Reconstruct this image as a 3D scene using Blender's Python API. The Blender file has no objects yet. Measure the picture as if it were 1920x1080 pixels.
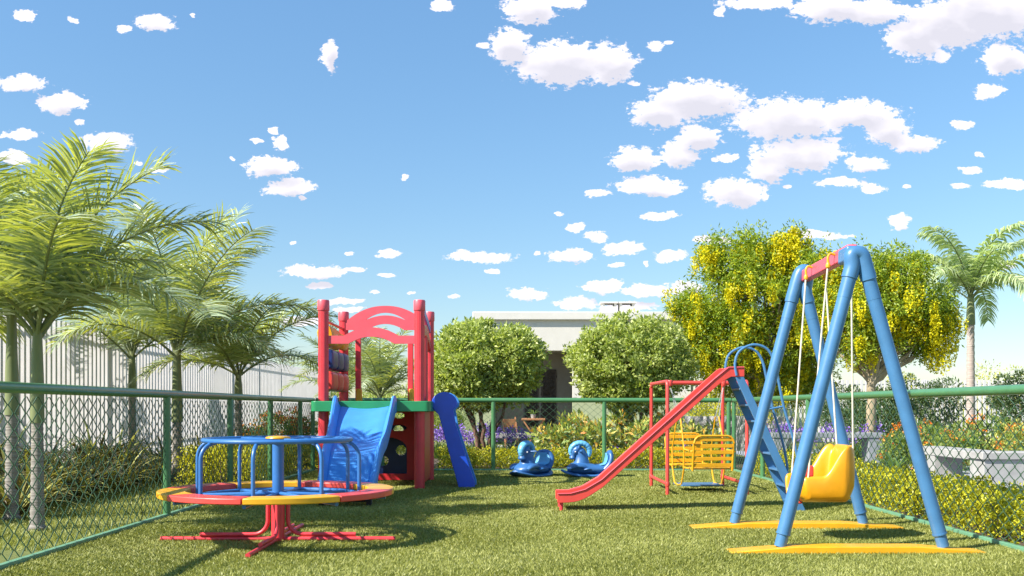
import bpy, math, random
import numpy as np
from mathutils import Vector, Matrix
R = math.radians
PI = math.pi
scene = bpy.context.scene
C = scene.collection

# ---------------------------------------------------------------- camera
F, CX, HY, H = 1900.0, 957.0, 766.0, 1.2      # focal length in photo pixels, vanishing point, eye height
cam_d = bpy.data.cameras.new('camera'); cam = bpy.data.objects.new('camera', cam_d); C.objects.link(cam)
cam.location = (0, 0, H); cam.rotation_euler = (R(90), 0, 0)
cam_d.sensor_width = 36; cam_d.lens = 36*F/1920
cam_d.shift_x = (960-CX)/1920; cam_d.shift_y = (HY-540)/1920
cam_d.clip_start = 0.1; cam_d.clip_end = 5000
scene.camera = cam

# ---------------------------------------------------------------- light
EL, AZ = 41.0, 28.0                           # sun elevation; shadows run to +X and a little to +Y
SUN_DIR = Vector((math.cos(R(EL))*math.cos(R(AZ)), math.cos(R(EL))*math.sin(R(AZ)), -math.sin(R(EL))))
sl = bpy.data.lights.new('sun', 'SUN'); sun = bpy.data.objects.new('sun', sl); C.objects.link(sun)
sl.energy = 5.0; sl.angle = R(0.5); sl.color = (1.0, 0.955, 0.88)
sun.rotation_euler = SUN_DIR.to_track_quat('-Z', 'Y').to_euler()
sun.location = (-20, -8, 20)
scene.view_settings.view_transform = 'Standard'; scene.view_settings.look = 'None'
scene.view_settings.exposure = 0.90; scene.view_settings.gamma = 1

world = bpy.data.worlds.new('World'); scene.world = world; world.use_nodes = True
wt = world.node_tree; WN = wt.nodes; WL = wt.links; WN.clear()
def wnode(t, **k):
    n = WN.new(t)
    for a, b in k.items(): setattr(n, a, b)
    return n
def wmath(op, a, b=None, c=None, clamp=False):
    n = WN.new('ShaderNodeMath'); n.operation = op; n.use_clamp = clamp
    for i, v in enumerate((a, b, c)):
        if v is None: continue
        if isinstance(v, (int, float)): n.inputs[i].default_value = v
        else: WL.new(v, n.inputs[i])
    return n.outputs[0]
CLOUDS = [(290,42,42,18),(228,58,13,10),(48,30,22,12),(138,37,10,6),(832,10,22,12),(616,105,15,30),(40,155,48,18),(118,190,45,20),
 (38,251,36,12),(200,268,52,20),(20,298,34,14),(295,320,22,7),(525,265,18,13),(482,265,13,5),(510,313,50,20),(540,352,48,17),
 (760,332,9,7),(955,85,42,34),(1050,118,95,42),(1140,120,55,38),(995,20,50,30),(1060,6,40,14),(1228,88,20,12),(1310,185,100,34),(1240,212,60,28),
 (1190,298,48,24),(1270,290,40,24),(1310,258,45,26),(1365,299,18,9),(1215,348,62,18),(1122,360,26,8),(1480,225,112,42),(1600,212,90,26),
 (1500,290,90,30),(1440,315,40,24),(1380,362,62,26),(1660,240,45,28),(1710,266,52,18),(1625,305,35,16),(1575,340,50,10),(1637,352,27,9),
 (1820,318,24,7),(1885,345,42,11),(1800,347,20,6),(1805,233,22,10),(1850,172,30,13),(1885,110,44,34),(1560,15,80,26),(1640,22,80,24),
 (1780,45,100,48),(1870,30,90,44),(1420,8,75,13),(1765,105,22,14),(1688,418,18,15),(1242,405,38,9),(1530,440,58,8),(1340,450,45,7),
 (1078,426,18,9),(1045,402,8,5),(1120,443,24,11),(900,482,66,11),(1070,480,38,15),(1170,465,42,12),(1155,495,14,6),(1258,481,35,11),
 (728,477,26,7),(590,510,62,15),(660,506,24,6),(655,478,10,4),(725,520,16,5),(922,510,12,5),(990,552,42,13),(1130,536,46,13),(1215,545,48,13),
 (1280,540,30,14),(1080,568,40,12),(640,563,35,6),(600,537,25,7),(1180,575,60,10),(1700,520,60,8),(1860,500,40,9),(655,577,30,5),(560,600,60,9),(1850,22,120,50),(1720,70,60,40),(1350,20,12,8),(1195,155,10,5),(1250,78,10,5),(1560,262,12,5),(1470,348,9,4),(1700,348,9,4),(1345,300,6,5),(1380,296,7,8),(1835,290,6,8),(905,88,14,7),(1185,118,8,6),(150,228,12,6),(255,305,6,4),(515,245,8,5),(560,372,10,4),(555,457,9,4),(430,300,5,3),(1010,478,7,5),(1210,492,8,6),(770,548,9,4),(850,555,12,4),(700,548,10,4),(362,32,5,5)]
tc = wnode('ShaderNodeTexCoord')
sep = wnode('ShaderNodeSeparateXYZ'); WL.new(tc.outputs['Generated'], sep.inputs[0])
yy = wmath('MAXIMUM', sep.outputs[1], 0.05)
uu = wmath('DIVIDE', sep.outputs[0], yy); vv = wmath('DIVIDE', sep.outputs[2], yy)
comb = wnode('ShaderNodeCombineXYZ'); WL.new(uu, comb.inputs[0]); WL.new(vv, comb.inputs[1])
def wnoise(vec, scale, detail, rough, dist=0.0):
    n = wnode('ShaderNodeTexNoise'); n.inputs['Scale'].default_value = scale; n.inputs['Detail'].default_value = detail
    n.inputs['Roughness'].default_value = rough; n.inputs['Distortion'].default_value = dist
    WL.new(vec, n.inputs['Vector']); return n
st = wnode('ShaderNodeVectorMath', operation='MULTIPLY'); st.inputs[1].default_value = (0.75, 1.15, 1); WL.new(comb.outputs[0], st.inputs[0])
nz = wnoise(st.outputs[0], 34, 7, 0.6)
nzc = wnode('ShaderNodeVectorMath', operation='MULTIPLY_ADD'); WL.new(nz.outputs['Color'], nzc.inputs[0])
nzc.inputs[1].default_value = (0.030, 0.016, 0); nzc.inputs[2].default_value = (-0.015, -0.008, 0)
warp = wnode('ShaderNodeVectorMath', operation='ADD'); WL.new(comb.outputs[0], warp.inputs[0]); WL.new(nzc.outputs[0], warp.inputs[1])
cur = None
for (cx, cy, rx, ry) in CLOUDS:
    cu, cv, ru, rv = (cx-CX)/F, (HY-cy)/F, rx/F*1.08, ry/F*1.08
    m = wnode('ShaderNodeVectorMath', operation='MULTIPLY_ADD'); WL.new(warp.outputs[0], m.inputs[0])
    m.inputs[1].default_value = (1/ru, 1/rv, 0); m.inputs[2].default_value = (-cu/ru, -cv/rv, 0)
    l = wnode('ShaderNodeVectorMath', operation='LENGTH'); WL.new(m.outputs[0], l.inputs[0])
    # big clouds are denser: bias the distance by size
    cur = l.outputs['Value'] if cur is None else wmath('MINIMUM', cur, l.outputs['Value'])
nb = wnoise(st.outputs[0], 85, 8, 0.66)
up = wnode('ShaderNodeVectorMath', operation='ADD'); up.inputs[1].default_value = (-0.004, 0.0115, 0); WL.new(warp.outputs[0], up.inputs[0])
cur2 = None
for (cx, cy, rx, ry) in CLOUDS:
    if ry < 13: continue
    ru, rv = rx/F*1.08, ry/F*1.08
    m = wnode('ShaderNodeVectorMath', operation='MULTIPLY_ADD'); WL.new(up.outputs[0], m.inputs[0])
    m.inputs[1].default_value = (1/ru, 1/rv, 0); m.inputs[2].default_value = (-(cx-CX)/F/ru, -(HY-cy)/F/rv, 0)
    l = wnode('ShaderNodeVectorMath', operation='LENGTH'); WL.new(m.outputs[0], l.inputs[0])
    cur2 = l.outputs['Value'] if cur2 is None else wmath('MINIMUM', cur2, l.outputs['Value'])
dens = wmath('SUBTRACT', 1.0, cur)
dens = wmath('ADD', dens, wmath('MULTIPLY', wmath('SUBTRACT', nb.outputs['Fac'], 0.5), 1.35))
nb2 = wnoise(st.outputs[0], 230, 6, 0.62)
dens = wmath('ADD', dens, wmath('MULTIPLY', wmath('SUBTRACT', nb2.outputs['Fac'], 0.5), 1.1))
mask = wnode('ShaderNodeMapRange', interpolation_type='SMOOTHSTEP'); WL.new(dens, mask.inputs[0])
mask.inputs[1].default_value = 0.0; mask.inputs[2].default_value = 0.24
front = wmath('GREATER_THAN', sep.outputs[1], 0.05)
maskv = wmath('MULTIPLY', mask.outputs[0], front)
# billow shading: noise here against noise a little towards the sun
off = wnode('ShaderNodeVectorMath', operation='ADD'); off.inputs[1].default_value = (-0.0045, 0.0065, 0); WL.new(st.outputs[0], off.inputs[0])
ns1 = wnoise(st.outputs[0], 30, 3, 0.45); ns2 = wnoise(off.outputs[0], 30, 3, 0.45)
bil = wmath('SUBTRACT', ns2.outputs['Fac'], ns1.outputs['Fac'])
shade = wmath('ADD', wmath('MULTIPLY', bil, 1.8), wmath('MULTIPLY_ADD', wmath('SUBTRACT', 1.0, cur2), 1.5, 0.02), clamp=True)
ccol = wnode('ShaderNodeMixRGB'); WL.new(shade, ccol.inputs[0])
ccol.inputs[1].default_value = (0.62, 0.60, 0.64, 1); ccol.inputs[2].default_value = (0.435, 0.43, 0.485, 1)
sky = wnode('ShaderNodeTexSky', sky_type='NISHITA'); sky.sun_disc = False
sky.sun_elevation = R(EL); sky.sun_rotation = R(180+90-AZ); sky.altitude = 0; sky.air_density = 1.0; sky.dust_density = 0.2; sky.ozone_density = 3.0
SKY = 0.112
skym = wnode('ShaderNodeVectorMath', operation='MULTIPLY'); WL.new(sky.outputs[0], skym.inputs[0])
emr = wnode('ShaderNodeMapRange'); WL.new(sep.outputs[2], emr.inputs[0]); emr.inputs[1].default_value = 0.0; emr.inputs[2].default_value = 0.42; emr.inputs[3].default_value = SKY*0.64; emr.inputs[4].default_value = SKY*1.06
WL.new(emr.outputs[0], skym.inputs[1])
hsv = wnode('ShaderNodeHueSaturation'); hsv.inputs['Hue'].default_value = 0.494; hsv.inputs['Saturation'].default_value = 1.10; hsv.inputs['Value'].default_value = 1.0; WL.new(skym.outputs[0], hsv.inputs['Color'])
mixc = wnode('ShaderNodeMixRGB'); WL.new(maskv, mixc.inputs[0]); WL.new(hsv.outputs[0], mixc.inputs[1]); WL.new(ccol.outputs[0], mixc.inputs[2])
bg = wnode('ShaderNodeBackground'); WL.new(mixc.outputs[0], bg.inputs[0]); bg.inputs[1].default_value = 1.0
wo = wnode('ShaderNodeOutputWorld'); WL.new(bg.outputs[0], wo.inputs[0])

# ---------------------------------------------------------------- helpers
def at(px, py, Y): return Vector(((px-CX)*Y/F, Y, H-(py-HY)*Y/F))
def tag(o, label=None, cat=None, group=None, kind=None):
    if label: o['label'] = label
    if cat: o['category'] = cat
    if group: o['group'] = group
    if kind: o['kind'] = kind
    return o
def thing(name, label, cat, loc=(0,0,0), rz=0, group=None):
    o = bpy.data.objects.new(name, None); C.objects.link(o); o.empty_display_size = 0.1
    o.location = loc; o.rotation_euler = (0, 0, rz)
    return tag(o, label, cat, group)
def copy_tree(o, loc, rz=0, label=None, scale=1.0):
    c = o.copy(); C.objects.link(c); c.location = loc; c.rotation_euler = (0, 0, rz); c.scale = (scale,)*3
    if label: c['label'] = label
    def rec(src, dst):
        for ch in list(src.children):
            d = ch.copy(); C.objects.link(d); d.parent = dst; rec(ch, d)
    rec(o, c)
    return c

def catmull(pts, n=8):
    P = [Vector(p) for p in pts]; out = []
    for i in range(len(P)-1):
        p0 = P[i-1] if i > 0 else P[i]*2-P[i+1]; p1 = P[i]; p2 = P[i+1]; p3 = P[i+2] if i+2 < len(P) else P[i+1]*2-P[i]
        for k in range(n):
            t = k/n
            out.append(0.5*((2*p1)+(p2-p0)*t+(2*p0-5*p1+4*p2-p3)*t*t+(3*p1-p0-3*p2+p3)*t**3))
    out.append(P[-1]); return out

class MB:
    def __init__(s): s.v = []; s.f = []
    def add(s, vs, fs):
        b = len(s.v); s.v += [tuple(p) for p in vs]; s.f += [tuple(b+i for i in f) for f in fs]; return s
    def box(s, a, b):
        x0,y0,z0 = a; x1,y1,z1 = b
        return s.add([(x0,y0,z0),(x1,y0,z0),(x1,y1,z0),(x0,y1,z0),(x0,y0,z1),(x1,y0,z1),(x1,y1,z1),(x0,y1,z1)],
                     [(3,2,1,0),(4,5,6,7),(0,1,5,4),(1,2,6,5),(2,3,7,6),(3,0,4,7)])
    def bar(s, p, q, w, h, up=(0,0,1)):
        p = Vector(p); q = Vector(q); t = (q-p).normalized(); up = Vector(up)
        a = t.cross(up).normalized()*w/2; b = a.cross(t).normalized()*h/2
        vs = [p-a-b, p+a-b, p+a+b, p-a+b, q-a-b, q+a-b, q+a+b, q-a+b]
        return s.add(vs, [(3,2,1,0),(4,5,6,7),(0,1,5,4),(1,2,6,5),(2,3,7,6),(3,0,4,7)])
    def tube(s, pts, r, n=12, cap=True):
        P = [Vector(p) for p in pts]; m = len(P)
        rs = r if isinstance(r, (list, tuple)) else [r]*m
        T = []
        for i in range(m):
            a = P[max(i-1,0)]; b = P[min(i+1,m-1)]; T.append((b-a).normalized())
        u = T[0].orthogonal().normalized(); vs = []
        for i in range(m):
            u = (u-T[i]*u.dot(T[i])).normalized(); w = T[i].cross(u)
            for k in range(n):
                a = 2*PI*k/n; vs.append(P[i]+(u*math.cos(a)+w*math.sin(a))*rs[i])
        fs = [(i*n+k, i*n+(k+1)%n, (i+1)*n+(k+1)%n, (i+1)*n+k) for i in range(m-1) for k in range(n)]
        if cap: fs += [tuple(range(n-1,-1,-1)), tuple((m-1)*n+k for k in range(n))]
        return s.add(vs, fs)
    def ring(s, c, Rr, r, n=64, k=10):
        vs = []; fs = []
        for i in range(n):
            a = 2*PI*i/n
            for j in range(k):
                b = 2*PI*j/k; rr = Rr+r*math.cos(b)
                vs.append((c[0]+rr*math.cos(a), c[1]+rr*math.sin(a), c[2]+r*math.sin(b)))
        for i in range(n):
            for j in range(k):
                fs.append((i*k+j, ((i+1)%n)*k+j, ((i+1)%n)*k+(j+1)%k, i*k+(j+1)%k))
        return s.add(vs, fs)
    def lathe(s, c, prof, n=24):            # prof: (r, z)
        vs = []; m = len(prof)
        for (r, z) in prof:
            for k in range(n):
                a = 2*PI*k/n; vs.append((c[0]+r*math.cos(a), c[1]+r*math.sin(a), c[2]+z))
        fs = [(i*n+k, i*n+(k+1)%n, (i+1)*n+(k+1)%n, (i+1)*n+k) for i in range(m-1) for k in range(n)]
        fs += [tuple(range(n-1,-1,-1)), tuple((m-1)*n+k for k in range(n))]
        return s.add(vs, fs)
    def prism_xz(s, poly, y0, y1):          # outline in XZ extruded along Y
        n = len(poly)
        vs = [(x, y0, z) for x, z in poly]+[(x, y1, z) for x, z in poly]
        fs = [tuple(range(n)), tuple(range(2*n-1, n-1, -1))]+[(i, i+n, (i+1)%n+n, (i+1)%n) for i in range(n)]
        return s.add(vs, fs)
    def prism_yz(s, poly, x0, x1):
        n = len(poly)
        vs = [(x0, y, z) for y, z in poly]+[(x1, y, z) for y, z in poly]
        fs = [tuple(range(n)), tuple(range(2*n-1, n-1, -1))]+[(i, i+n, (i+1)%n+n, (i+1)%n) for i in range(n)]
        return s.add(vs, fs)
    def prism_xy(s, poly, z0, z1):
        n = len(poly)
        vs = [(x, y, z0) for x, y in poly]+[(x, y, z1) for x, y in poly]
        fs = [tuple(range(n)), tuple(range(2*n-1, n-1, -1))]+[(i, i+n, (i+1)%n+n, (i+1)%n) for i in range(n)]
        return s.add(vs, fs)
    def grid(s, rows, close=False, cap=False):         # rows of equal length
        m = len(rows); n = len(rows[0]); vs = [p for r in rows for p in r]
        kk = n if close else n-1
        fs = [(i*n+k, i*n+(k+1)%n, (i+1)*n+(k+1)%n, (i+1)*n+k) for i in range(m-1) for k in range(kk)]
        if cap: fs += [tuple(range(n-1,-1,-1)), tuple((m-1)*n+k for k in range(n))]
        return s.add(vs, fs)
    def build(s, name, mat, parent=None, smooth=True, bevel=0, ang=35, seg=2, subsurf=0):
        me = bpy.data.meshes.new(name); me.from_pydata(s.v, [], s.f); me.validate()
        import bmesh
        bm = bmesh.new(); bm.from_mesh(me); bmesh.ops.recalc_face_normals(bm, faces=bm.faces); bm.to_mesh(me); bm.free()
        me.materials.append(mat)
        if smooth:
            me.shade_smooth(); me.set_sharp_from_angle(angle=R(ang))
        o = bpy.data.objects.new(name, me); C.objects.link(o)
        if parent: o.parent = parent
        if bevel:
            b = o.modifiers.new('bevel', 'BEVEL'); b.width = bevel; b.segments = seg; b.limit_method = 'ANGLE'; b.angle_limit = R(40)
            b.harden_normals = False
        if subsurf:
            b = o.modifiers.new('sub', 'SUBSURF'); b.levels = subsurf; b.render_levels = subsurf
        return o

def np_obj(name, V, Fq, mat, parent=None, mats=None, midx=None, smooth=False):
    """V (N,3), Fq (M,k) with k constant"""
    me = bpy.data.meshes.new(name); V = np.ascontiguousarray(V, dtype=np.float32); Fq = np.ascontiguousarray(Fq, dtype=np.int32)
    M, k = Fq.shape
    me.vertices.add(len(V)); me.vertices.foreach_set('co', V.ravel())
    me.loops.add(M*k); me.loops.foreach_set('vertex_index', Fq.ravel())
    me.polygons.add(M); me.polygons.foreach_set('loop_start', np.arange(0, M*k, k, dtype=np.int32))
    me.polygons.foreach_set('loop_total', np.full(M, k, dtype=np.int32))
    for m in (mats or [mat]): me.materials.append(m)
    if midx is not None: me.polygons.foreach_set('material_index', np.asarray(midx, dtype=np.int32))
    me.update(calc_edges=True); me.validate()
    if smooth: me.shade_smooth()
    o = bpy.data.objects.new(name, me); C.objects.link(o)
    if parent: o.parent = parent
    return o

# ---------------------------------------------------------------- materials
def mat_base(name):
    m = bpy.data.materials.new(name); m.use_nodes = True; nt = m.node_tree
    return m, nt, nt.nodes['Principled BSDF']
def ramp(nt, fac, stops, interp='LINEAR'):
    r = nt.nodes.new('ShaderNodeValToRGB'); r.color_ramp.interpolation = interp
    while len(r.color_ramp.elements) < len(stops): r.color_ramp.elements.new(0.5)
    for e, (p, c) in zip(r.color_ramp.elements, stops): e.position = p; e.color = (*c, 1)
    nt.links.new(fac, r.inputs[0]); return r.outputs[0]
def noise(nt, scale, detail=4, rough=0.5, coord='Object', stretch=None):
    t = nt.nodes.new('ShaderNodeTexCoord'); n = nt.nodes.new('ShaderNodeTexNoise')
    n.inputs['Scale'].default_value = scale; n.inputs['Detail'].default_value = detail; n.inputs['Roughness'].default_value = rough
    if stretch:
        mp = nt.nodes.new('ShaderNodeMapping'); mp.inputs['Scale'].default_value = stretch
        nt.links.new(t.outputs[coord], mp.inputs[0]); nt.links.new(mp.outputs[0], n.inputs['Vector'])
    else: nt.links.new(t.outputs[coord], n.inputs['Vector'])
    return n.outputs['Fac']
def bump(nt, p, h, strength=0.2, dist=0.01):
    b = nt.nodes.new('ShaderNodeBump'); b.inputs['Strength'].default_value = strength; b.inputs['Distance'].default_value = dist
    nt.links.new(h, b.inputs['Height']); nt.links.new(b.outputs[0], p.inputs['Normal'])
def paint(name, col, rough=0.35, var=0.12, coat=0.2, nscale=6, bmp=0.06):
    m, nt, p = mat_base(name)
    n1 = noise(nt, nscale, 5, 0.6)
    lo = tuple(c*(1-var) for c in col); hi = tuple(min(1, c*(1+var*0.6)) for c in col)
    nt.links.new(ramp(nt, n1, [(0.3, lo), (0.7, hi)]), p.inputs['Base Color'])
    n2 = noise(nt, nscale*5, 5, 0.6)
    mr = nt.nodes.new('ShaderNodeMapRange'); mr.inputs[3].default_value = rough-0.07; mr.inputs[4].default_value = rough+0.14
    nt.links.new(n2, mr.inputs[0]); nt.links.new(mr.outputs[0], p.inputs['Roughness'])
    p.inputs['Coat Weight'].default_value = coat; p.inputs['Coat Roughness'].default_value = 0.25
    bump(nt, p, noise(nt, 90, 3), bmp, 0.004)
    return m
def leafmat(name, stops, rough=0.45, trans=0.35, tcol=None, spec=0.4, nscale=1.5):
    m, nt, p = mat_base(name)
    g = nt.nodes.new('ShaderNodeNewGeometry')
    n1 = noise(nt, nscale, 3)
    mx = nt.nodes.new('ShaderNodeMath'); mx.operation = 'MULTIPLY_ADD'; mx.inputs[1].default_value = 0.75
    sub = nt.nodes.new('ShaderNodeMath'); sub.operation = 'MULTIPLY_ADD'; sub.inputs[1].default_value = 0.5; sub.inputs[2].default_value = -0.12
    nt.links.new(n1, sub.inputs[0]); nt.links.new(g.outputs['Random Per Island'], mx.inputs[0]); nt.links.new(sub.outputs[0], mx.inputs[2])
    col = ramp(nt, mx.outputs[0], stops)
    nt.links.new(col, p.inputs['Base Color']); p.inputs['Roughness'].default_value = rough
    p.inputs['Specular IOR Level'].default_value = spec
    tr = nt.nodes.new('ShaderNodeBsdfTranslucent'); ml = nt.nodes.new('ShaderNodeMixRGB'); ml.blend_type = 'MULTIPLY'; ml.inputs[0].default_value = 1
    nt.links.new(col, ml.inputs[1]); ml.inputs[2].default_value = (*(tcol or (1.9, 1.9, 0.8)), 1)
    nt.links.new(ml.outputs[0], tr.inputs[0])
    ms = nt.nodes.new('ShaderNodeMixShader'); ms.inputs[0].default_value = trans
    nt.links.new(p.outputs[0], ms.inputs[1]); nt.links.new(tr.outputs[0], ms.inputs[2])
    nt.links.new(ms.outputs[0], nt.nodes['Material Output'].inputs[0])
    return m
def rough_mat(name, c0, c1, scale=8, rough=0.85, bmp=0.4, bdist=0.02, stretch=None, detail=8):
    m, nt, p = mat_base(name)
    n = noise(nt, scale, detail, 0.6, stretch=stretch)
    nt.links.new(ramp(nt, n, [(0.3, c0), (0.7, c1)]), p.inputs['Base Color']); p.inputs['Roughness'].default_value = rough
    bump(nt, p, n, bmp, bdist); return m

M = {}
M['red'] = paint('red_paint', (0.72, 0.045, 0.06), 0.38)
M['red_dark'] = paint('red_plastic', (0.62, 0.02, 0.03), 0.42)
M['coral'] = paint('coral_red_paint', (0.70, 0.065, 0.05), 0.42)
M['pink'] = paint('pink_red_plastic', (0.80, 0.10, 0.13), 0.42)
M['blue'] = paint('blue_paint', (0.035, 0.155, 0.42), 0.33)
M['steel_blue'] = paint('swing_blue_paint', (0.065, 0.195, 0.385), 0.36)
M['blue_slide'] = paint('blue_slide_plastic', (0.055, 0.27, 0.70), 0.45, coat=0.08, bmp=0.02)
M['deep_blue'] = paint('deep_blue_plastic', (0.008, 0.075, 0.60), 0.35)
M['navy'] = paint('navy_plastic', (0.012, 0.035, 0.16), 0.4)
M['horse_blue'] = paint('rocking_horse_blue', (0.035, 0.135, 0.34), 0.40, coat=0.2)
M['horse_light'] = paint('rocking_horse_light_blue', (0.13, 0.42, 0.68), 0.4)
M['white_eye'] = paint('white_eye_paint', (0.75, 0.72, 0.72), 0.4)
M['yellow'] = paint('yellow_paint', (0.82, 0.40, 0.012), 0.38)
M['yellow_seat'] = paint('yellow_seat_plastic', (0.78, 0.34, 0.007), 0.34, coat=0.3)
M['green'] = paint('green_fence_paint', (0.075, 0.215, 0.085), 0.3, coat=0.3)
M['green_wire'] = paint('green_wire_coating', (0.045, 0.11, 0.055), 0.5, coat=0)
M['green_rail'] = paint('green_kerb_paint', (0.14, 0.32, 0.19), 0.45)
M['green_deck'] = paint('green_deck_plastic', (0.02, 0.26, 0.10), 0.35)
M['rope'] = paint('cream_rope', (0.72, 0.66, 0.52), 0.8, coat=0, nscale=60, bmp=0.5)
M['chain'] = paint('grey_chain', (0.5, 0.52, 0.52), 0.35, coat=0)
M['black'] = paint('black_rubber', (0.015, 0.015, 0.017), 0.6, coat=0)
M['cream'] = rough_mat('cream_render', (0.60, 0.56, 0.49), (0.66, 0.62, 0.545), 3, 0.85, 0.15, 0.01)
M['coping'] = rough_mat('cream_coping', (0.62, 0.585, 0.52), (0.68, 0.64, 0.575), 3, 0.8, 0.1, 0.01)
M['olive'] = rough_mat('olive_render', (0.33, 0.36, 0.20), (0.39, 0.42, 0.25), 3, 0.85, 0.15, 0.01)
M['taupe'] = rough_mat('taupe_render', (0.30, 0.25, 0.21), (0.37, 0.31, 0.26), 3, 0.85, 0.15, 0.01)
M['brown'] = rough_mat('dark_brown_lattice', (0.05, 0.035, 0.025), (0.09, 0.06, 0.045), 14, 0.6, 0.2, 0.01)
M['white_slat'] = rough_mat('white_metal_slats', (0.64, 0.61, 0.60), (0.73, 0.70, 0.69), 2, 0.5, 0.05, 0.01)
M['concrete'] = rough_mat('pale_concrete', (0.30, 0.29, 0.27), (0.42, 0.405, 0.375), 5, 0.85, 0.35, 0.01)
M['concrete_dark'] = rough_mat('grey_concrete', (0.20, 0.21, 0.22), (0.30, 0.31, 0.32), 5, 0.85, 0.35, 0.01)
M['rubble'] = rough_mat('grey_rubble', (0.10, 0.09, 0.085), (0.42, 0.40, 0.38), 7, 0.9, 1.0, 0.06)
M['paving'] = rough_mat('blue_grey_paving', (0.25, 0.26, 0.30), (0.36, 0.37, 0.41), 4, 0.85, 0.2, 0.01)
M['soil'] = rough_mat('brown_soil', (0.05, 0.035, 0.022), (0.13, 0.09, 0.06), 10, 0.95, 0.8, 0.03)
M['bark'] = rough_mat('brown_bark', (0.10, 0.065, 0.04), (0.26, 0.18, 0.12), 9, 0.9, 1.0, 0.03, (1,1,0.3))
M['bark_red'] = rough_mat('reddish_bark', (0.09, 0.045, 0.03), (0.24, 0.13, 0.09), 9, 0.9, 1.0, 0.03, (1,1,0.3))
M['bark_pale'] = rough_mat('pale_bark', (0.24, 0.18, 0.10), (0.46, 0.37, 0.24), 9, 0.85, 0.7, 0.02, (1,1,0.3))
M['palm_trunk'] = rough_mat('ringed_palm_trunk', (0.16, 0.14, 0.12), (0.38, 0.34, 0.29), 7, 0.85, 0.9, 0.02, (0.3,0.3,6.0))
M['palm_trunk_pale'] = rough_mat('pale_palm_trunk', (0.32, 0.25, 0.21), (0.55, 0.46, 0.40), 7, 0.85, 0.7, 0.02, (0.3,0.3,6.0))
M['crownshaft'] = rough_mat('green_crownshaft', (0.12, 0.15, 0.055), (0.24, 0.26, 0.11), 4, 0.5, 0.2, 0.01, (2,2,0.4))
M['wood'] = rough_mat('orange_wood', (0.30, 0.13, 0.05), (0.46, 0.22, 0.09), 12, 0.6, 0.2, 0.01, (1,1,4))
M['palm_leaf'] = leafmat('palm_leaf', [(0.0,(0.16,0.22,0.12)),(0.5,(0.33,0.41,0.25)),(1.0,(0.60,0.65,0.46))], 0.33, 0.24, (2.0,1.75,0.12), 0.6)
M['palm_leaf_pale'] = leafmat('pale_palm_leaf', [(0.0,(0.24,0.32,0.16)),(0.5,(0.44,0.52,0.28)),(1.0,(0.70,0.74,0.46))], 0.38, 0.32, (1.5,1.6,0.7), 0.6)
M['tree_leaf'] = leafmat('light_green_leaf', [(0.0,(0.16,0.22,0.05)),(0.5,(0.37,0.43,0.12)),(1.0,(0.66,0.67,0.25))], 0.42, 0.32, (1.5,1.6,0.5))
M['gold_leaf'] = leafmat('golden_tree_leaf', [(0.0,(0.09,0.17,0.015)),(0.5,(0.24,0.34,0.03)),(1.0,(0.46,0.50,0.045))], 0.45, 0.35, (1.9,1.7,0.4))
M['gold_flower'] = leafmat('hanging_yellow_blossom', [(0.0,(0.52,0.47,0.006)),(0.5,(0.74,0.67,0.008)),(1.0,(0.88,0.80,0.03))], 0.5, 0.35, (1.2,1.1,0.5))
M['dark_leaf'] = leafmat('dark_green_leaf', [(0.0,(0.03,0.06,0.02)),(0.5,(0.08,0.13,0.045)),(1.0,(0.16,0.22,0.08))], 0.4, 0.25)
M['hedge_leaf'] = leafmat('yellow_green_hedge_leaf', [(0.0,(0.16,0.19,0.014)),(0.35,(0.40,0.41,0.02)),(0.75,(0.66,0.62,0.03)),(1.0,(0.84,0.74,0.05))], 0.45, 0.3, (1.3,1.2,0.4), nscale=5)
M['croton'] = leafmat('mixed_croton_leaf', [(0.0,(0.08,0.15,0.03)),(0.5,(0.30,0.40,0.09)),(0.74,(0.62,0.60,0.16)),(0.86,(0.80,0.42,0.07)),(0.94,(0.70,0.14,0.05)),(1.0,(0.88,0.72,0.42))], 0.4, 0.3, (1.4,1.3,0.6), nscale=4)
M['lantana'] = leafmat('lantana_leaf', [(0.0,(0.06,0.12,0.025)),(0.6,(0.22,0.31,0.07)),(1.0,(0.50,0.52,0.15))], 0.45, 0.3, nscale=4)
M['orange_flower'] = leafmat('orange_petal', [(0.0,(0.70,0.07,0.02)),(0.5,(0.85,0.24,0.02)),(1.0,(0.90,0.55,0.06))], 0.5, 0.25, (1.1,1.1,1), nscale=3)
M['purple_flower'] = leafmat('purple_petal', [(0.0,(0.16,0.07,0.42)),(0.5,(0.28,0.14,0.62)),(1.0,(0.48,0.32,0.80))], 0.5, 0.25, (1.1,1.1,1), nscale=3)
M['strap'] = leafmat('green_strap_leaf', [(0.0,(0.05,0.10,0.02)),(0.5,(0.12,0.20,0.04)),(1.0,(0.26,0.34,0.09))], 0.4, 0.25)
M['spiky'] = leafmat('bronze_strap_leaf', [(0.0,(0.06,0.05,0.025)),(0.4,(0.17,0.15,0.055)),(0.7,(0.38,0.38,0.10)),(1.0,(0.62,0.62,0.22))], 0.38, 0.25, (1.5,1.4,0.6), nscale=3)
M['turf'] = leafmat('turf_blade', [(0.0,(0.13,0.15,0.025)),(0.5,(0.28,0.295,0.06)),(0.85,(0.46,0.46,0.14)),(1.0,(0.62,0.60,0.27))], 0.5, 0.25, (1.3,1.3,0.6), nscale=0.8)
M['turf_base'] = rough_mat('turf_base', (0.10, 0.12, 0.022), (0.20, 0.215, 0.045), 60, 0.95, 0.6, 0.01)

rnd = random.Random(7); RG = np.random.default_rng(11)

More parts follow.
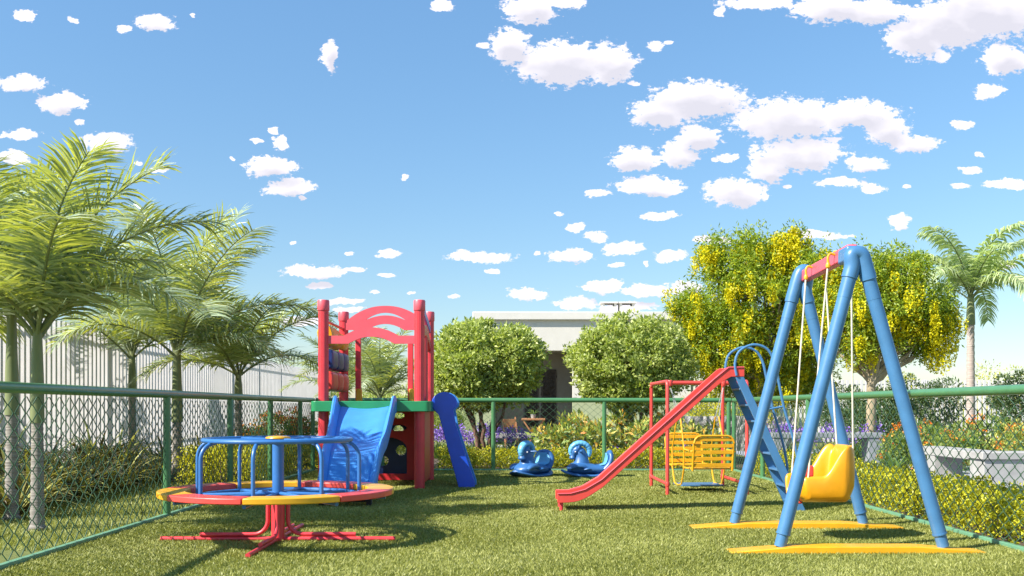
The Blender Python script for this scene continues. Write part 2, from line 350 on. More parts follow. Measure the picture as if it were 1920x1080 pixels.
# ---------------------------------------------------------------- ground
XL, XR, YB, YF = -3.80, 4.30, 19.5, 5.6        # fence lines
m, nt, p = mat_base('garden_ground')
n1 = noise(nt, 0.6, 6, 0.6); n2 = noise(nt, 30, 5, 0.7)
mixn = nt.nodes.new('ShaderNodeMath'); mixn.operation = 'MULTIPLY_ADD'; mixn.inputs[1].default_value = 0.6; nt.links.new(n2, mixn.inputs[0])
mm = nt.nodes.new('ShaderNodeMath'); mm.operation = 'MULTIPLY'; mm.inputs[1].default_value = 0.4; nt.links.new(n1, mm.inputs[0]); nt.links.new(mm.outputs[0], mixn.inputs[2])
nt.links.new(ramp(nt, mixn.outputs[0], [(0.35,(0.08,0.10,0.02)),(0.6,(0.19,0.21,0.05))]), p.inputs['Base Color']); p.inputs['Roughness'].default_value = 0.95
bump(nt, p, n2, 0.6, 0.03)
g = MB(); NG = 40
xs = [-1500, -400, -100, -40, -20, -10, 0, 10, 20, 40, 100, 400, 1500]; ys = [-60, 0, 10, 20, 30, 40, 60, 100, 300, 900, 3000]
g.grid([[(x, y, 0) for x in xs] for y in ys])
tag(g.build('ground', m, smooth=False), kind='structure')
tb = MB(); tb.grid([[(XL+0.03, y, 0.004) for y in (YF-3, YB-0.03)], [(XR-0.03, y, 0.004) for y in (YF-3, YB-0.03)]])
tag(tb.build('lawn', M['turf_base'], smooth=False), kind='structure')

def turf(name, x0, x1, y0, y1, dens, hgt, label):
    Vs = []; n_tot = 0; P = []
    y = y0
    while y < y1:                                # density falls off with distance
        dy = min(1.0, y1-y); d = dens*min(1.0, (9.5/(y+0.5))**1.3)
        n = int((x1-x0)*dy*d)
        a = RG.random((n, 3)); P.append(np.stack([x0+a[:,0]*(x1-x0), y+a[:,1]*dy, np.zeros(n)], 1)); y += dy
    P = np.concatenate(P); n = len(P)
    dist = np.clip(P[:,1:2]/9.5, 1, 2.2)
    ang = RG.random(n)*2*PI; lean = RG.normal(0, 0.55, (n, 2))
    hh = hgt*(0.6+0.7*RG.random((n,1)))
    # soft nap: low frequency lean
    nap = np.stack([np.sin(P[:,0]*2.1+P[:,1]*1.3), np.cos(P[:,0]*1.7-P[:,1]*2.3)], 1)*0.25
    top = np.concatenate([(lean+nap)*hh, hh], 1)
    w = 0.0052*dist*(0.7+0.6*RG.random((n,1)))
    sd = np.stack([np.cos(ang), np.sin(ang), np.zeros(n)], 1)*w
    base = P+np.array([0, 0, 0.003])
    V = np.stack([base-sd, base+sd, base+top], 1).reshape(-1, 3)
    Fq = np.arange(n*3).reshape(-1, 3)
    return tag(np_obj(name, V, Fq, M['turf']), label, 'grass', kind='stuff')
turf('turf', XL+0.04, XR-0.04, 6.6, YB-0.05, 5400, 0.022, 'short green artificial turf covering the playground inside the fence')
turf('grass', XL-3.4, XL-0.08, 8.5, 19.4, 1500, 0.035, 'sunlit grass strip outside the left fence under the palms')
turf('grass', XR+1.1, XR+2.2, 9, 19.4, 900, 0.035, 'grass strip between the right hedge and the concrete benches')
pv = MB(); pv.grid([[(5.9, y, 0.006) for y in (12, 30)], [(9.5, y, 0.006) for y in (12, 30)]])
tag(pv.build('path', M['paving'], smooth=False), kind='structure')
pv = MB(); pv.grid([[(-1.5, y, 0.006) for y in (26.2, 33)], [(5.5, y, 0.006) for y in (26.2, 33)]])
tag(pv.build('terrace', M['concrete'], smooth=False), kind='structure')

# ---------------------------------------------------------------- chain link fences
def fence(A, B, posts, label, a=0.1, zt=1.36):
    A = Vector(A); B = Vector(B); L = (B-A).length; t = (B-A)/L; nrm = Vector((-t.y, t.x, 0))
    root = thing('chain_link_fence', label, 'fence', A, group='green chain link fences round the playground')
    root_m = Matrix.Identity(4)
    def W(s, z, o=0): return t*s+nrm*o+Vector((0, 0, z))
    MB().tube([W(0-0.04, zt), W(L+0.04, zt)], 0.044, 16).build('top_rail', M['green'], root)
    k = MB().bar(W(0.05, 0.022), W(L-0.05, 0.022), 0.055, 0.036); k.build('bottom_rail', M['green_rail'], root, bevel=0.004)
    for s in posts:
        b = MB().tube([W(s, 0), W(s, zt-0.03)], 0.041, 16)
        b.lathe(W(s, 0.0), [(0.07, 0.003), (0.07, 0.012), (0.045, 0.018)], 16)
        b.build('post', M['green'], root)
    dz = 0.0655; r = 0.0043; nw = int(L/a); nz_ = int((zt-0.09)/dz)
    w = MB(); sq = [(-1,-1),(1,-1),(1,1),(-1,1)]
    V = []; Fc = []
    for i in range(nw):
        b0 = len(V); jx = rnd.uniform(-0.002, 0.002)
        for k_ in range(nz_+1):
            sgn = 1 if (k_+i) % 2 == 0 else -1
            c = W(a*(i+0.5)+sgn*a/2+jx, 0.05+k_*dz, sgn*0.005)
            for q in range(4):
                an = PI/4+q*PI/2; V.append(c+t*math.cos(an)*r*1.25+nrm*math.sin(an)*r*1.25)
        for k_ in range(nz_):
            for q in range(4):
                Fc.append((b0+k_*4+q, b0+k_*4+(q+1)%4, b0+(k_+1)*4+(q+1)%4, b0+(k_+1)*4+q))
    np_obj('wire_mesh', np.array([tuple(v) for v in V]), np.array(Fc), M['green_wire'], root, smooth=True)
    return root
def s_left(px): return F*abs(XL)/(CX-px)-YF
fence((XL, YF, 0), (XL, YB, 0), [s_left(px) for px in (313, 432, 507, 563)]+[YB-YF], 'left chain link fence with green rails and posts in front of the palms', 0.098)
fence((XL+0.1, YB, 0), (XR-0.1, YB, 0), [at(x, 800, YB).x-XL-0.1 for x in (717, 925, 1133)]+[0.05, XR-XL-0.2], 'back chain link fence behind the two rocking horses', 0.078)
def s_right(px): return F*XR/(px-CX)-YF
fence((XR, YF, 0), (XR, YB, 0), [s_right(px) for px in (1430, 1516)]+[YB-YF], 'right chain link fence beside the blue swing and low hedge', 0.098)

# ---------------------------------------------------------------- carousel
def carousel():
    X0, Y0 = -2.10, 9.16
    t = thing('carousel', 'merry-go-round with red and yellow seat ring and blue hand rail on red feet', 'merry-go-round', (X0, Y0, 0))
    MB().tube([(0,0,0.0),(0,0,0.42)], 0.060, 24).build('pedestal', M['red'], t)
    for k in range(4):
        a = k*PI/2; d = Vector((math.cos(a), math.sin(a), 0)); s = Vector((-d.y, d.x, 0))
        fb = MB().tube([d*0.05+Vector((0,0,0.024)), d*1.06+Vector((0,0,0.024))], 0.021, 12)
        pts = [d*0.70+s*0.012+Vector((0,0,0.064))]
        pts += [d*0.24+s*0.012+Vector((0,0,0.064))]
        for j in range(1, 9):
            b = j/8*PI/2; pts.append(d*(0.088+0.13*(1-math.sin(b)))+s*0.012+Vector((0,0,0.064+0.13*(1-math.cos(b)))))
        pts.append(d*0.088+s*0.012+Vector((0,0,0.41)))
        fb.tube(pts, 0.019, 12)
        fb.build('foot', M['red'], t)
    MB().tube([(0,0,0.40),(0,0,0.93)], 0.052, 24).build('centre_pole', M['blue'], t)
    # seat ring in eight boards
    for k in range(8):
        a0 = R(-3+45*k)+0.004; a1 = R(-3+45*(k+1))-0.004; n = 12; out = []; inn = []
        for j in range(n+1):
            a = a0+(a1-a0)*j/n
            out.append((1.04*math.cos(a), 1.04*math.sin(a))); inn.append((0.80*math.cos(a), 0.80*math.sin(a)))
        MB().prism_xy(out+inn[::-1], 0.425, 0.478).build('seat_board', M['coral'] if k % 2 == 1 else M['yellow'], t, bevel=0.008, ang=30)
    MB().ring((0,0,0.415), 0.72, 0.019).build('seat_ring_tube', M['blue'], t)
    for k in range(8):
        a = R(42+45*k); d = Vector((math.cos(a), math.sin(a), 0)); up = Vector((0,0,1))
        h = MB(); zt = 0.915
        pts = [d*0.74+up*0.42, d*0.74+up*(zt-0.16)]
        for j in range(1, 8):
            b = j/8*PI/2; pts.append(d*(0.74-0.13*(1-math.cos(b)))+up*(zt-0.16+0.145*math.sin(b)))
        pts.append(d*0.60+up*(zt-0.012))
        h.tube(pts, 0.0175, 12)
        h.tube([d*0.04+up*0.435, d*0.98+up*0.405], 0.018, 10)
        h.build('hoop', M['blue'], t)
    w = MB().ring((0,0,0.918), 0.65, 0.021)
    w.build('hand_ring', M['blue'], t)
    sp = MB()
    for k in range(6):
        a = R(15+60*k); sp.tube([(0,0,0.92),(0.65*math.cos(a),0.65*math.sin(a),0.918)], 0.013, 8)
    sp.build('spoke', M['blue'], t)
    MB().lathe((0,0,0.925), [(0.02,0),(0.105,0.0),(0.112,0.008),(0.108,0.018),(0.08,0.026),(0.02,0.029)], 32).build('cap', M['yellow'], t)
carousel()

# ---------------------------------------------------------------- play tower
def play_tower():
    YA, YBk, XA, XB = 15.1, 16.93, -2.785, -1.355
    t = thing('play_tower', 'red play tower with green deck, arched boards and blue wave slide', 'playhouse', (-2.07, 16, 0))
    o = Vector((2.07, -16, 0))
    def sh(mb): mb.v = [(x+o.x, y+o.y, z) for x, y, z in mb.v]; return mb
    for (x, y) in ((XA, YA), (XB, YA), (XA, YBk), (XB, YBk)):
        pb = MB().tube([(x,y,0),(x,y,2.78)], 0.076, 24)
        for k in range(10):                     # soft flutes
            a = k*2*PI/10; pb.tube([(x+0.071*math.cos(a), y+0.071*math.sin(a), 0.0), (x+0.071*math.cos(a), y+0.071*math.sin(a), 2.66)], 0.008, 6)
        po = sh(pb).build('post', M['red'], t)
        sh(MB().lathe((x,y,0), [(0.086,2.66),(0.088,2.665),(0.088,2.80),(0.080,2.815),(0.02,2.818)], 28)).build('post_cap', M['pink'], po)
    # deck
    def rrect(x0, y0, x1, y1, r, n=6):
        P = []
        for (cx, cy, a0) in ((x1-r, y1-r, 0), (x0+r, y1-r, 90), (x0+r, y0+r, 180), (x1-r, y0+r, 270)):
            for j in range(n+1):
                a = R(a0+90*j/n); P.append((cx+r*math.cos(a), cy+r*math.sin(a)))
        return P
    sh(MB().prism_xy(rrect(-2.95, 14.93, -1.17, 17.12, 0.09), 1.155, 1.31)).build('deck', M['green_deck'], t, bevel=0.008)
    def strip_board(b, X, hi, lo, y0, y1):
        b.grid([[(x_, y0, h_), (x_, y1, h_), (x_, y1, l_), (x_, y0, l_)] for x_, h_, l_ in zip(X, hi, lo)], close=True, cap=True); return b
    U = np.linspace(-1, 1, 61)
    def arcu(w, rise, pw=0.5):
        q_ = np.clip(np.abs(U)/w, 0, 1); return rise*(1-q_**2)**pw if pw else rise*(1-q_**2)
    hi = 2.285+np.maximum(0, (1-(np.abs(U)/0.60)**2))*0.125; lo = 2.165+np.maximum(0, (1-(np.abs(U)/0.50)**2))*0.105
    sh(strip_board(MB(), -2.07+U*0.68, hi, lo, YA-0.025, YA+0.025)).build('front_arch_board', M['pink'], t, ang=20)
    xc = -2.08; Yb = YBk-0.05; zz = lambda py: H-(py-HY)*Yb/F
    X = xc+U*0.66; sl_ = np.maximum(0, 1-(np.abs(U)/0.5)**2)
    top = zz(603)+(zz(573.5)-zz(603))*(1-np.abs(U)**2.2)
    mid_hi = zz(600.2)+(zz(586.5)-zz(600.2))*sl_; mid_lo = np.where(sl_ > 0, zz(600.3)+(zz(591.5)-zz(600.3))*sl_, zz(600.25))
    bot = zz(619)+(zz(607.5)-zz(619))*np.maximum(0, 1-(np.abs(U)/0.47)**2)
    bb = MB(); strip_board(bb, X, top, mid_hi, Yb-0.012, Yb+0.012); strip_board(bb, X, mid_lo, bot, Yb-0.014, Yb+0.010)
    sh(bb).build('back_arch_board', M['pink'], t, ang=20)
    # doorway jambs at the back with yellow grips
    for px in (672, 770):
        x = (px-CX)*(Yb+0.1)/F
        j = sh(MB().box((x-0.045, Yb+0.05, 1.31), (x+0.045, Yb+0.14, 2.42))).build('door_jamb', M['red'], t, bevel=0.008)
        sh(MB().box((x-0.02, Yb-0.04, 1.312), (x+0.075, Yb+0.045, 1.53))).build('grip', M['yellow'], j, bevel=0.015)
    # right side boards
    sh(MB().prism_yz([(YA+0.07,2.15),(YA+0.07,2.30)]+[(YA+0.07+0.0+1.69*u, 2.30+0.22*math.sin(PI*u)) for u in np.linspace(0.05,0.95,20)]+[(YBk-0.07,2.30),(YBk-0.07,2.15)]+[(YA+0.07+1.69*u, 2.15+0.2*math.sin(PI*u)) for u in np.linspace(0.9,0.1,16)], XB-0.03, XB+0.03)).build('side_arch_board', M['red'], t, bevel=0.004)
    sh(MB().tube([(XB, 16.0, 1.31), (XB, 16.0, 2.32)], 0.05, 16)).build('side_post', M['red'], t)
    # left side: three rows of rolling blocks
    for (z0, z1, mt) in ((1.47, 1.77, 'coral'), (1.80, 2.10, 'navy'), (2.14, 2.44, 'yellow')):
        ax = sh(MB().tube([(-2.785, YA, (z0+z1)/2), (-2.785, YBk, (z0+z1)/2)], 0.02, 10)).build('axle', M['red'], t)
        for k in range(3):
            ya = 15.24+k*0.53; zc = (z0+z1)/2; hz = (z1-z0)/2; P = []
            for j in range(20):
                a = 2*PI*j/20; ca, sa = math.cos(a), math.sin(a)
                P.append((-2.785+0.122*math.copysign(abs(ca)**0.5, ca), zc+hz*math.copysign(abs(sa)**0.5, sa)))
            tilt = 0.0
            if mt == 'yellow':
                an = 0.25+k*0.5; P = [(-2.785+(x+2.785)*math.cos(an)-(z-zc)*math.sin(an)*0.8, zc+(x+2.785)*math.sin(an)+(z-zc)*math.cos(an)) for x, z in P]
            b = MB(); rows = []
            for (yq, sc) in ((0.0,0.84),(0.03,0.97),(0.06,1.0),(0.25,1.02),(0.44,1.0),(0.47,0.97),(0.50,0.84)):
                rows.append([(-2.785+(x+2.785)*sc, ya+yq, zc+(z-zc)*sc) for x, z in P])
            b.grid(rows, close=True, cap=True)
            sh(b).build('rolling_block', M[mt], ax)
    # top rail and small blue flag piece
    sh(MB().tube([(XA, YA, 2.52), (XA, YBk, 2.52)], 0.022, 10)).build('side_rail', M['red'], t)
    sh(MB().bar((XB+0.02, 15.5, 2.72), (XB+0.02, 16.75, 2.50), 0.03, 0.12)).build('side_board', M['deep_blue'], t, bevel=0.004)
    # lower wall with arched doorway: outline with holes made of strips
    def holed_panel(y0, y1, x0, x1, z0, z1, holes, mat, name, nx=90, nz=70):
        b = MB(); xs_ = np.linspace(x0, x1, nx+1); zs_ = np.linspace(z0, z1, nz+1); V = []; Fc = []
        idx = {}
        def vid(i, k, s):
            key = (i, k, s)
            if key not in idx:
                x, z = xs_[i], zs_[k]
                idx[key] = len(V); V.append([x, (y0, y1)[s], z])
            return idx[key]
        solid = [[not any(hf((xs_[i]+xs_[i+1])/2, (zs_[k]+zs_[k+1])/2) for hf in holes) for k in range(nz)] for i in range(nx)]
        for i in range(nx):
            for k in range(nz):
                if not solid[i][k]: continue
                for s in (0, 1):
                    q = [vid(i,k,s), vid(i+1,k,s), vid(i+1,k+1,s), vid(i,k+1,s)]; Fc.append(q if s == 0 else q[::-1])
                for (di, dk, e0, e1) in ((-1,0,(i,k),(i,k+1)),(1,0,(i+1,k+1),(i+1,k)),(0,-1,(i+1,k),(i,k)),(0,1,(i,k+1),(i+1,k+1))):
                    a, c = i+di, k+dk
                    if 0 <= a < nx and 0 <= c < nz and solid[a][c]: continue
                    Fc.append([vid(*e0,0), vid(*e0,1), vid(*e1,1), vid(*e1,0)])
        # round the stair-stepped rims
        V = np.array(V); edge = {}
        b.v = [tuple(v) for v in V]; b.f = [tuple(f) for f in Fc]
        return sh(b).build(name, mat, t, smooth=False)
    Yp = 16.62
    def PX(px): return (px-CX)*Yp/F
    def PZ(py): return H-(py-HY)*Yp/F
    door = lambda x, z: (PX(690) < x < PX(763)) and z > PZ(888) and (z < PZ(842) or ((x-PX(727))/(PX(763)-PX(727)))**2+((z-PZ(842))/(PZ(820)-PZ(842)))**2 < 1)
    slot1 = lambda x, z: ((x-PX(747))/(PX(763)-PX(747)))**2+((z-PZ(802))/(PZ(796)-PZ(802)))**2 < 1
    slot2 = lambda x, z: ((x-PX(749))/(PX(760)-PX(749)))**2+((z-PZ(779))/(PZ(773.5)-PZ(779)))**2 < 1
    slot3 = lambda x, z: ((x-PX(700))/(PX(715)-PX(700)))**2+((z-PZ(790))/(PZ(778)-PZ(790)))**2 < 1
    holed_panel(Yp-0.02, Yp+0.02, XA+0.05, XB-0.02, 0.03, 1.15, [door, slot1, slot2, slot3], M['red_dark'], 'wall_panel', 140, 110)
    hole1 = lambda x, z: math.hypot(x-PX(752)*1.02, z-PZ(846)) < 0.085
    hole2 = lambda x, z: math.hypot(x-PX(719)*1.02, z-PZ(866)) < 0.085
    hole3 = lambda x, z: math.hypot(x-PX(747)*1.02, z-PZ(808)) < 0.085 or math.hypot(x-PX(749)*1.02, z-PZ(779)) < 0.08
    holed_panel(16.96, 16.99, XA+0.05, XB-0.05, 0.03, 1.15, [hole1, hole2, hole3], M['navy'], 'rear_panel', 140, 110)
    sh(MB().box((XB-0.025, YA+0.08, 0.05), (XB+0.025, YBk-0.08, 1.15))).build('side_wall', M['red_dark'], t, bevel=0.006)
    # wave slide toward the camera
    bed = catmull([(15.0,1.20),(14.72,1.14),(14.2,0.92),(13.75,0.70),(13.35,0.62),(13.0,0.50),(12.7,0.26),(12.4,0.14),(12.1,0.12)], 6) if False else None
    ctrl = [Vector((15.0,1.20,0.10)),Vector((14.78,1.17,0.21)),Vector((14.3,0.97,0.17)),Vector((13.8,0.74,0.15)),Vector((13.35,0.63,0.14)),Vector((13.0,0.47,0.14)),Vector((12.72,0.27,0.13)),Vector((12.4,0.17,0.10)),Vector((12.2,0.16,0.07))]
    P = catmull(ctrl, 6); rows = []
    for q in P:
        y, z, wl = q; w_ = min(1, max(0, (y-12.6)/2.3)); xc = -2.035-0.10*w_; hw = 0.315+0.10*w_; sag = 0.05
        sec = []
        sec.append((-hw-0.045, -0.05)); sec.append((-hw-0.05, wl*0.5)); sec.append((-hw-0.045, wl-0.012)); sec.append((-hw-0.022, wl+0.010)); sec.append((-hw+0.006, wl-0.006)); sec.append((-hw+0.022, wl*0.55)); sec.append((-hw+0.055, 0.028))
        for u in np.linspace(-0.85, 0.85, 9): sec.append((hw*u*0.95, sag*(u*u)-0.0))
        sec += [(-a, b_) for a, b_ in sec[:7][::-1]]
        sec += [(hw-0.02, -0.06), (-hw+0.02, -0.06)]
        rows.append([(xc+a, y, z+b_) for a, b_ in sec])
    so = sh(MB().grid(rows, close=True, cap=True)).build('wave_slide', M['blue_slide'], t, ang=50)
    sh(MB().box((-2.35, 12.42, 0.0), (-2.29, 12.55, 0.12)).box((-1.77, 12.42, 0.0), (-1.71, 12.55, 0.12)).box((-2.29, 12.46, 0.05), (-1.77, 12.50, 0.09))).build('slide_foot', M['black'], so, bevel=0.004)
    # steep narrow slide on the right
    Yc = 15.30
    pts = [(809,755),(811,748),(815,742),(822,737),(831,735),(840,736),(848,740),(854,746),(857.5,754),(856.5,762),(850,768),(855,797),(872,850),(890,903),(890.5,915.6),(860.5,916),(842,850),(823,779),(812.6,767)]
    poly = [((px-CX)*Yc/F, H-(py-HY)*Yc/F) for px, py in pts]
    ns = sh(MB().prism_xz(poly, Yc, Yc+0.035)).build('narrow_slide', M['deep_blue'], t, bevel=0.008)
    poly2 = poly
    sh(MB().prism_xz([((px-CX)*Yc/F, H-(py-HY)*Yc/F) for px, py in [(823,779),(828,776),(848,846),(866,905),(866,915.8),(860.5,915.9),(842,850)]], Yc+0.036, Yc+0.42)).build('slide_bed', M['deep_blue'], ns)
    sh(MB().prism_xz([(x+0.012, z) for x, z in poly], Yc+0.42, Yc+0.455)).build('slide_side', M['blue_slide'], ns, bevel=0.008)
play_tower()

# ---------------------------------------------------------------- rocking horses
def horse():
    t = thing('rocking_horse', 'blue plastic rocking horse facing left with its side turned to the camera', 'rocking horse', group='blue rocking horses by the back fence')
    def loft(path, rad, n=20, k=6, e=2.0, lat=0.0):
        ctrl = [Vector((p[0], p[1], 0)) for p in path]; rr = [Vector((r[0], r[1], 0)) for r in rad]
        Pp = catmull(ctrl, k); Rp = catmull(rr, k); rows = []
        for i, q in enumerate(Pp):
            a = Pp[max(i-1, 0)]; b = Pp[min(i+1, len(Pp)-1)]; tg = (b-a).normalized(); nx, nz_ = -tg.y, tg.x
            row = []
            for j in range(n):
                an = 2*PI*j/n; ca, sa = math.cos(an), math.sin(an)
                ly = Rp[i].x*math.copysign(abs(ca)**(2/e), ca); ln = Rp[i].y*math.copysign(abs(sa)**(2/e), sa)
                row.append((q.x+nx*ln, lat+ly, q.y+nz_*ln))
            rows.append(row)
        return rows
    b = MB()
    # rocker hull: curved boat with a flange
    b.grid(loft([(-0.44,0.13),(-0.36,0.085),(-0.2,0.045),(0.0,0.035),(0.2,0.045),(0.34,0.085),(0.42,0.14)], [(0.03,0.018),(0.13,0.028),(0.19,0.032),(0.20,0.033),(0.19,0.032),(0.13,0.028),(0.03,0.018)], e=3), close=True, cap=True)
    # belly / body rising from the hull
    b.grid(loft([(-0.34,0.12),(-0.28,0.14),(-0.15,0.165),(0.0,0.15),(0.14,0.145),(0.26,0.15),(0.36,0.14)], [(0.04,0.03),(0.11,0.075),(0.14,0.12),(0.14,0.10),(0.14,0.085),(0.13,0.09),(0.05,0.05)], e=2.3), close=True, cap=True)
    # chest and neck
    b.grid(loft([(-0.13,0.12),(-0.12,0.24),(-0.12,0.36),(-0.14,0.46),(-0.18,0.52)], [(0.13,0.17),(0.10,0.135),(0.074,0.105),(0.062,0.085),(0.04,0.05)]), close=True, cap=True)
    # head, nose turned down to the chest
    b.grid(loft([(-0.12,0.53),(-0.175,0.515),(-0.220,0.455),(-0.250,0.385),(-0.262,0.335),(-0.264,0.315)], [(0.03,0.03),(0.062,0.066),(0.060,0.070),(0.044,0.050),(0.050,0.052),(0.028,0.028)]), close=True, cap=True)
    # knee bulges and foot rests
    for s in (-1, 1):
        b.grid(loft([(-0.33,0.15),(-0.24,0.20),(-0.12,0.20),(-0.02,0.15)], [(0.02,0.02),(0.045,0.045),(0.045,0.042),(0.02,0.02)], lat=s*0.13), close=True, cap=True)
        b.grid(loft([(-0.10,0.145),(-0.04,0.16),(0.02,0.155)], [(0.02,0.015),(0.035,0.022),(0.015,0.012)], lat=s*0.17), close=True, cap=True)
        b.tube([(-0.17, s*0.03, 0.46), (-0.13, s*0.12, 0.47), (-0.125, s*0.15, 0.47)], [0.014, 0.014, 0.016], 8)     # ear-like grips
        b.tube([(-0.165, s*0.045, 0.53), (-0.16, s*0.055, 0.575)], [0.02, 0.006], 8)
    # seat back
    b.grid(loft([(0.24,0.14),(0.31,0.24),(0.34,0.35),(0.33,0.44),(0.315,0.47)], [(0.15,0.075),(0.15,0.065),(0.14,0.055),(0.105,0.048),(0.05,0.03)], e=2.4), close=True, cap=True)
    b.build('body', M['horse_blue'], t, ang=60)
    sb = MB().grid(loft([(0.16,0.215),(0.245,0.245),(0.280,0.34),(0.278,0.43)], [(0.105,0.012),(0.12,0.014),(0.115,0.014),(0.07,0.008)]), close=True, cap=True)
    sb.build('seat_pad', M['horse_light'], t, ang=60)
    mn = MB(); path = []; rad = []
    for j in range(13):
        a = R(200-19.5*j); path.append((-0.140+0.150*math.cos(a), 0.455+0.150*math.sin(a)))
        q = math.sin(PI*(j+1)/14); rad.append((0.022+0.030*q, 0.026+0.026*q))
    rows = loft(path, rad, n=20, k=3)
    for i, row in enumerate(rows):              # grooves of the mane
        s = 1+0.06*math.cos(i*2.1); c = Vector((0,0,0))
        for v in row: c += Vector(v)
        c /= len(row); rows[i] = [tuple(c+(Vector(v)-c)*s) for v in row]
    mn.grid(rows, close=True, cap=True); mn.build('mane', M['horse_light'], t, ang=70)
    for s in (-1, 1):
        MB().lathe((-0.222, s*0.058, 0.455), [(0.002,-0.013),(0.011,-0.008),(0.014,0),(0.011,0.008),(0.002,0.013)], 12).build('eye', M['white_eye'], t)
    return t
h1 = horse(); h1.location = at(1104, 893, 17.75); h1.location.z = 0; h1.rotation_euler = (0, 0, R(3)); h1.scale = (1.10, 1.45, 0.98)
h1['label'] = 'rocking horse nearer the red slide, seen side-on and facing left'
h2 = copy_tree(h1, (at(997, 893, 17.75).x, 17.75, 0), R(52), 'rocking horse nearer the play tower, turned partly toward the camera', 1.0); h2.scale = (1.10, 1.45, 0.98)

# ---------------------------------------------------------------- red slide with blue ladder
def red_slide():
    Y0, Y1 = 11.80, 12.28
    t = thing('slide', 'coral red slide with a blue ladder and looped blue handrails', 'slide', (0, 0, 0))
    def q(px, py, Y=Y0): return ((px-CX)*Y/F, H-(py-HY)*Y/F)
    topc = [Vector((*q(a, b), 0)) for a, b in [(1045,925),(1070,924.5),(1097,917),(1128,899)]]
    top = [(v.x, v.y) for v in catmull(topc, 5)]+[q(1360,690.5), q(1366,688), q(1396,688)]
    botc = [Vector((*q(a, b), 0)) for a, b in [(1130,914),(1100,933),(1078,941),(1050,943),(1045,942)]]
    bot = [q(1396,706), q(1371,706.5), q(1353,716.5)]+[(v.x, v.y) for v in catmull(botc, 5)]
    poly = top+bot
    MB().prism_xz(poly, Y0, Y0+0.03).build('side_board', M['coral'], t, bevel=0.005)
    MB().prism_xz(poly, Y1, Y1+0.03).build('side_board', M['coral'], t, bevel=0.005)
    # light caught by the near and far board edges, painted as a paler bead
    def mid(frac):
        L = []
        for (a, b), (c, d) in (((1046,925),(1046,943)),((1070,924.5),(1074,941.5)),((1097,917),(1100,933)),((1128,899),(1132,912)),((1340,709.3),(1353,716.5)),((1366,688),(1371,706.5))):
            x0, z0 = q(a, b); x1, z1 = q(c, d); L.append((x0+(x1-x0)*frac, z0+(z1-z0)*frac))
        return L
    for y in (Y0-0.006, Y1+0.036):
        MB().tube([(x, y, z) for x, z in mid(0.04)+[q(1395,688.5)]], 0.0075, 8).build('edge_highlight', M['pink'], t)
    lo = mid(0.80); hi = mid(0.66)
    MB().grid([[(x, Y0+0.031, z) for x, z in hi], [(x, Y1-0.001, z) for x, z in hi]]).grid([[(x, Y0+0.031, z) for x, z in lo], [(x, Y1-0.001, z) for x, z in lo]]).build('slide_bed', M['coral'], t)
    MB().box((q(1364,690)[0], Y0+0.031, q(0,701)[1]), (q(1394,690)[0], Y1-0.001, q(0,698)[1])).build('top_platform', M['coral'], t)
    for y in (Y0+0.05, Y1-0.03):
        x = q(1053, 943)[0]
        MB().tube([(x, y, 0), (x, y, 0.13)], 0.022, 12).build('foot', M['red'], t)
    # ladder
    xt, xb = q(1385,706)[0], q(1504,958)[0]; zt = q(0,704)[1]; 
    strg = []
    for y, mm in ((Y0+0.005, 'steel_blue'), (Y1-0.015, 'blue')):
        b = MB().prism_xz([(xt-0.045,zt),(xt+0.055,zt),(xb+0.05,0.0),(xb-0.055,0.0)], y, y+0.035)
        strg.append(b.build('ladder_side', M['steel_blue'], t, bevel=0.005))
    for k in range(8):
        z = 0.10+k*0.19; x = xb+(xt-xb)*z/zt
        MB().box((x-0.05, Y0+0.041, z-0.012), (x+0.045, Y1-0.016, z+0.012)).build('rung', M['steel_blue'], t, bevel=0.004)
    loop = [(1381,704),(1378,682),(1386,659),(1411,646.5),(1436,653),(1450,674),(1459,712),(1470,765),(1487,822),(1497,868),(1499,892)]
    for yy_, Yq in ((Y0-0.005, Y0), (Y1+0.03, Y0)):
        c = catmull([(*q(a, b, Y0), 0) for a, b in loop], 6)
        hr = MB().tube([(v.x, yy_, v.y) for v in c], 0.0155, 10)
        x1, z1 = q(1469, 762); 
        zc = z1-0.06; xs_ = xb+(xt-xb)*zc/zt
        hr.tube([(x1, yy_, z1), (xs_+0.02, yy_+(0.02 if yy_ < 12 else -0.02), zc)], 0.012, 8)
        hr.build('handrail', M['steel_blue'], t)
    MB().tube([(q(1469,762)[0], Y0-0.005, q(1469,762)[1]), (q(1469,762)[0], Y1+0.03, q(1469,762)[1])], 0.012, 8)
red_slide()

